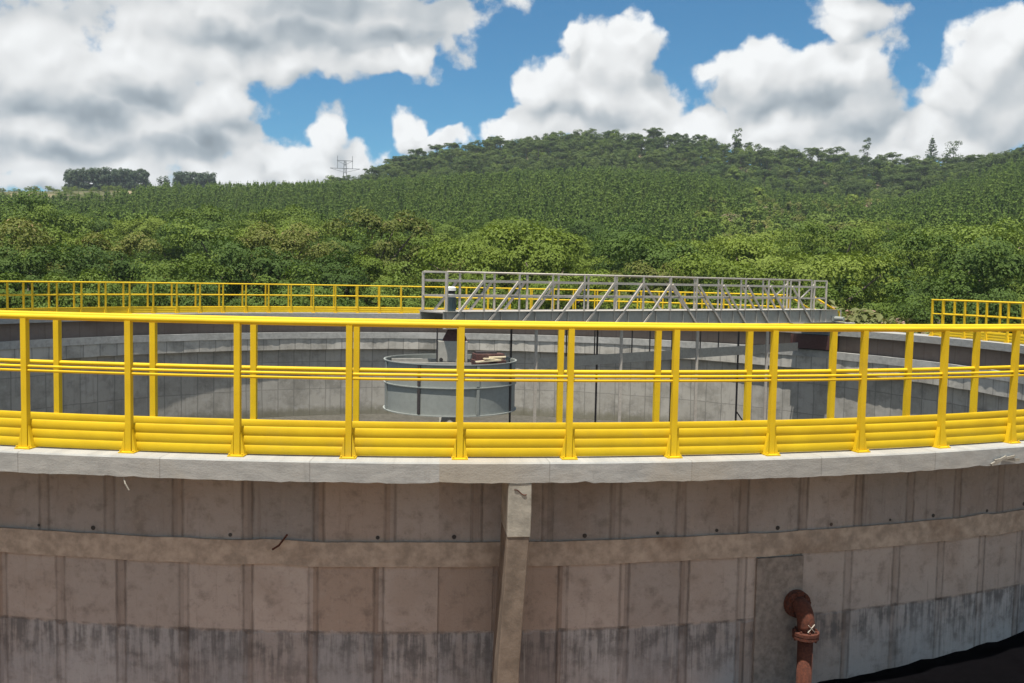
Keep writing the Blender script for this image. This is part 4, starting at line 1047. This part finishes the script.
# the ones that show: front edge and the skyline row are individuals
sel = np.zeros(len(FX), bool)
sel[np.where(fd < 383)[0][:150]] = True
sky_ = np.where(fd > 462)[0]; sel[rng.permutation(sky_)[:150]] = True
srcF = []; kk = 0
for i in np.where(sel)[0]:
    o_i = rng.choice([0, 1, 2, 4, 5]) if fd[i] < 460 else rng.choice([0, 1, 2, 4, 5, 1, 4])
    if kk < 6: o_i = kk
    skyl = fd[i] > 460
    o = thing("forest_tree", "tall irregular native tree on the skyline of the hilltop" if skyl else "dark round native tree along the lower edge of the hilltop forest", "tree", (FX[i, 0], FX[i, 1], FZ[i]),
              "native trees on the hill skyline" if skyl else "native trees on the hill forest's lower edge", me=FOR[o_i])
    s = rng.uniform(.62, 1.0) if not skyl else rng.uniform(.45, .9); o.scale = (s, s, s * rng.uniform(.9, 1.1)); o.rotation_euler = (0, 0, rng.uniform(0, 6.28))
    if kk < 6: srcF.append(o)
    kk += 1
rest = np.where(~sel)[0]; n = len(rest)
scatter("hill_forest", np.c_[FX[rest], FZ[rest]], rng.uniform(.45, .95, n), rng.uniform(0, 6.28, n), rng.choice([0, 1, 2, 4, 4, 5], n), srcF, "dark native forest covering the hilltop", "forest")
print("forest", len(FX))
# scrub trees in the mixed patch right of the bridge, and undergrowth filling between the trees
SCR = [forest_proto(91, 7, 5.5, L_OLIVE, per=50, leaf=.42), forest_proto(92, 7.5, 5, L_LIME, per=50, leaf=.42), forest_proto(93, 7, 6, L_MID, per=50, leaf=.42), forest_proto(94, 6, 5, L_PINK, per=50, leaf=.38)]
for i in range(130):
    a = rng.uniform(.26, .44); d = rng.uniform(150, 305); x, y = camxy(a, d); j = rng.choice(4, p=[.36, .22, .34, .08])
    o = thing("scrub_tree", ["olive scrub tree in the mixed patch among the pines", "bright green scrub tree in the mixed patch among the pines", "mid green scrub tree in the mixed patch among the pines", "pale pinkish scrub tree in the mixed patch among the pines"][j], "tree", (x, y, tz(x, y)),
              ["olive scrub trees on the slope", "bright green scrub trees on the slope", "mid green scrub trees on the slope", "pale pinkish scrub trees on the slope"][j], me=SCR[j])
    s = rng.uniform(.75, 1.25); o.scale = (s, s, s); o.rotation_euler = (0, 0, rng.uniform(0, 6.28))
n = 5600; a_ = rng.uniform(-.56, .70, n); d_ = 41.5 + (505 - 41.5) * rng.uniform(0, 1, n) ** 1.3
UX = np.array([camxy(a, d) for a, d in zip(a_, d_)]); keep = np.hypot(UX[:, 0], UX[:, 1]) > 19.5; UX = UX[keep]; n = len(UX)
srcU = [o for o in bpy.data.objects if o.name.split('.')[0] == 'foliage'][:3]
scatter("undergrowth", np.c_[UX, terrain(UX[:, 0], UX[:, 1])], rng.uniform(.6, 1.5, n), rng.uniform(0, 6.28, n), rng.randint(0, 3, n), srcU, "leafy undergrowth filling the gaps between the trees", "undergrowth")
# single trees that stand out on the skyline
def single(name, label, a, d, me, s, sz=1.0):
    x, y = camxy(a, d); o = thing(name, label, "tree", (x, y, tz(x, y) - .3), None, me=me); o.scale = (s, s, s * sz); o.rotation_euler = (0, 0, rng.uniform(0, 6.28)); return o
single("conifer_tree", "single pointed dark conifer on the right skyline", .4805, 462, pine_proto(101, 15, 6.5, L_DARK, 4200, 18), 1.3)
single("forest_tree", "tall open crowned tree right of the pointed conifer on the skyline", .5003, 462, forest_proto(102, 16, 8.5, L_FOREST, nc=26, per=60), 1.25)
single("forest_tree", "flat topped tree rising highest above the skyline left of the conifer", .4234, 466, forest_proto(103, 16, 6.5, L_FOREST, nc=20, per=70), 1.15)
single("forest_tree", "small flat topped tree left of the highest one on the skyline", .392, 466, forest_proto(104, 12, 9, L_FOREST, True, nc=14), 1.0)
single("forest_tree", "slim upright tree alone on the skyline over the middle of the hill's right shoulder", .2988, 468, column_proto(105, 14, 4.5, L_FOREST), 1.15)
# far eucalyptus stands on the left skyline
EUC = [column_proto(s, 12.5, 5.2, L_EUC) for s in (111, 112, 113)]
for lab, grp, a0, a1, hh in (("eucalyptus tree in the larger flat topped stand on the far left skyline", "larger eucalyptus stand on the left skyline", -.362, -.288, 1.12),
                        ("eucalyptus tree in the smaller stand right of the larger one on the left skyline", "smaller eucalyptus stand on the left skyline", -.266, -.226, .98)):
    for row in range(3):
        for i in range(int((a1 - a0) * 530 / 2.9)):
            a = a0 + (i + .5 + rng.uniform(-.2, .2)) * 2.9 / 530; x, y = camxy(a, 524 + row * 4)
            o = thing("eucalyptus_tree", lab, "tree", (x, y, tz(x, y)), grp, me=EUC[rng.randint(3)]); s = hh * rng.uniform(.94, 1.05); o.scale = (1, 1, s); o.rotation_euler = (0, 0, rng.uniform(0, 6.28))
single("eucalyptus_tree", "round topped eucalyptus alone between the two far stands", -.2755, 526, column_proto(114, 11, 7, L_EUC), .95)
# lattice transmission tower behind the ridge
x, y = camxy(-.1006, 560); zb = tz(x, y) - 2
tw = thing("transmission_tower", "thin grey lattice transmission tower on the ridge left of the hill", "pylon", (x, y, zb))
TH = 1.45 + .1175 * 560 - zb
f_ = Vector((math.cos(.1), math.sin(.1), 0)); s_ = Vector((-f_.y, f_.x, 0)); o0 = Vector((x, y, zb))
for sx in (-1, 1):
    for sy in (-1, 1):
        mb = MB(); mb.bar(o0 + f_ * sx * 2.2 + s_ * sy * 2.2, o0 + f_ * sx * .5 + s_ * sy * .5 + UP * TH, .22); mb.build("leg", M_PYLON, tw)
mb = MB(); nb_ = 8
for k in range(nb_):
    t0, t1 = k / nb_, (k + 1) / nb_
    for sy in (-1, 1):
        r0, r1 = 2.2 - 1.7 * t0, 2.2 - 1.7 * t1
        mb.bar(o0 + f_ * r0 + s_ * sy * r0 + UP * TH * t0, o0 - f_ * r1 + s_ * sy * r1 + UP * TH * t1, .14)
        mb.bar(o0 - f_ * r0 + s_ * sy * r0 + UP * TH * t0, o0 + f_ * r1 + s_ * sy * r1 + UP * TH * t1, .14)
mb.build("lattice_bracing", M_PYLON, tw)
for zz, L in ((.995, 4.5), (.86, 8.5)):
    mb = MB(); mb.bar(o0 - f_ * L + UP * TH * zz, o0 + f_ * L + UP * TH * zz, .28); mb.bar(o0 - f_ * L + UP * TH * zz, o0 + UP * TH * (zz - .07), .16); mb.bar(o0 + f_ * L + UP * TH * zz, o0 + UP * TH * (zz - .07), .16)
    mb.build("cross_arm", M_PYLON, tw)
for sx in (-1, 1):
    mb = MB(); mb.bar(o0 + f_ * sx * 4.2 + UP * TH * .86, o0 + f_ * sx * 4.2 + UP * TH * 1.08, .24); mb.build("peak", M_PYLON, tw)
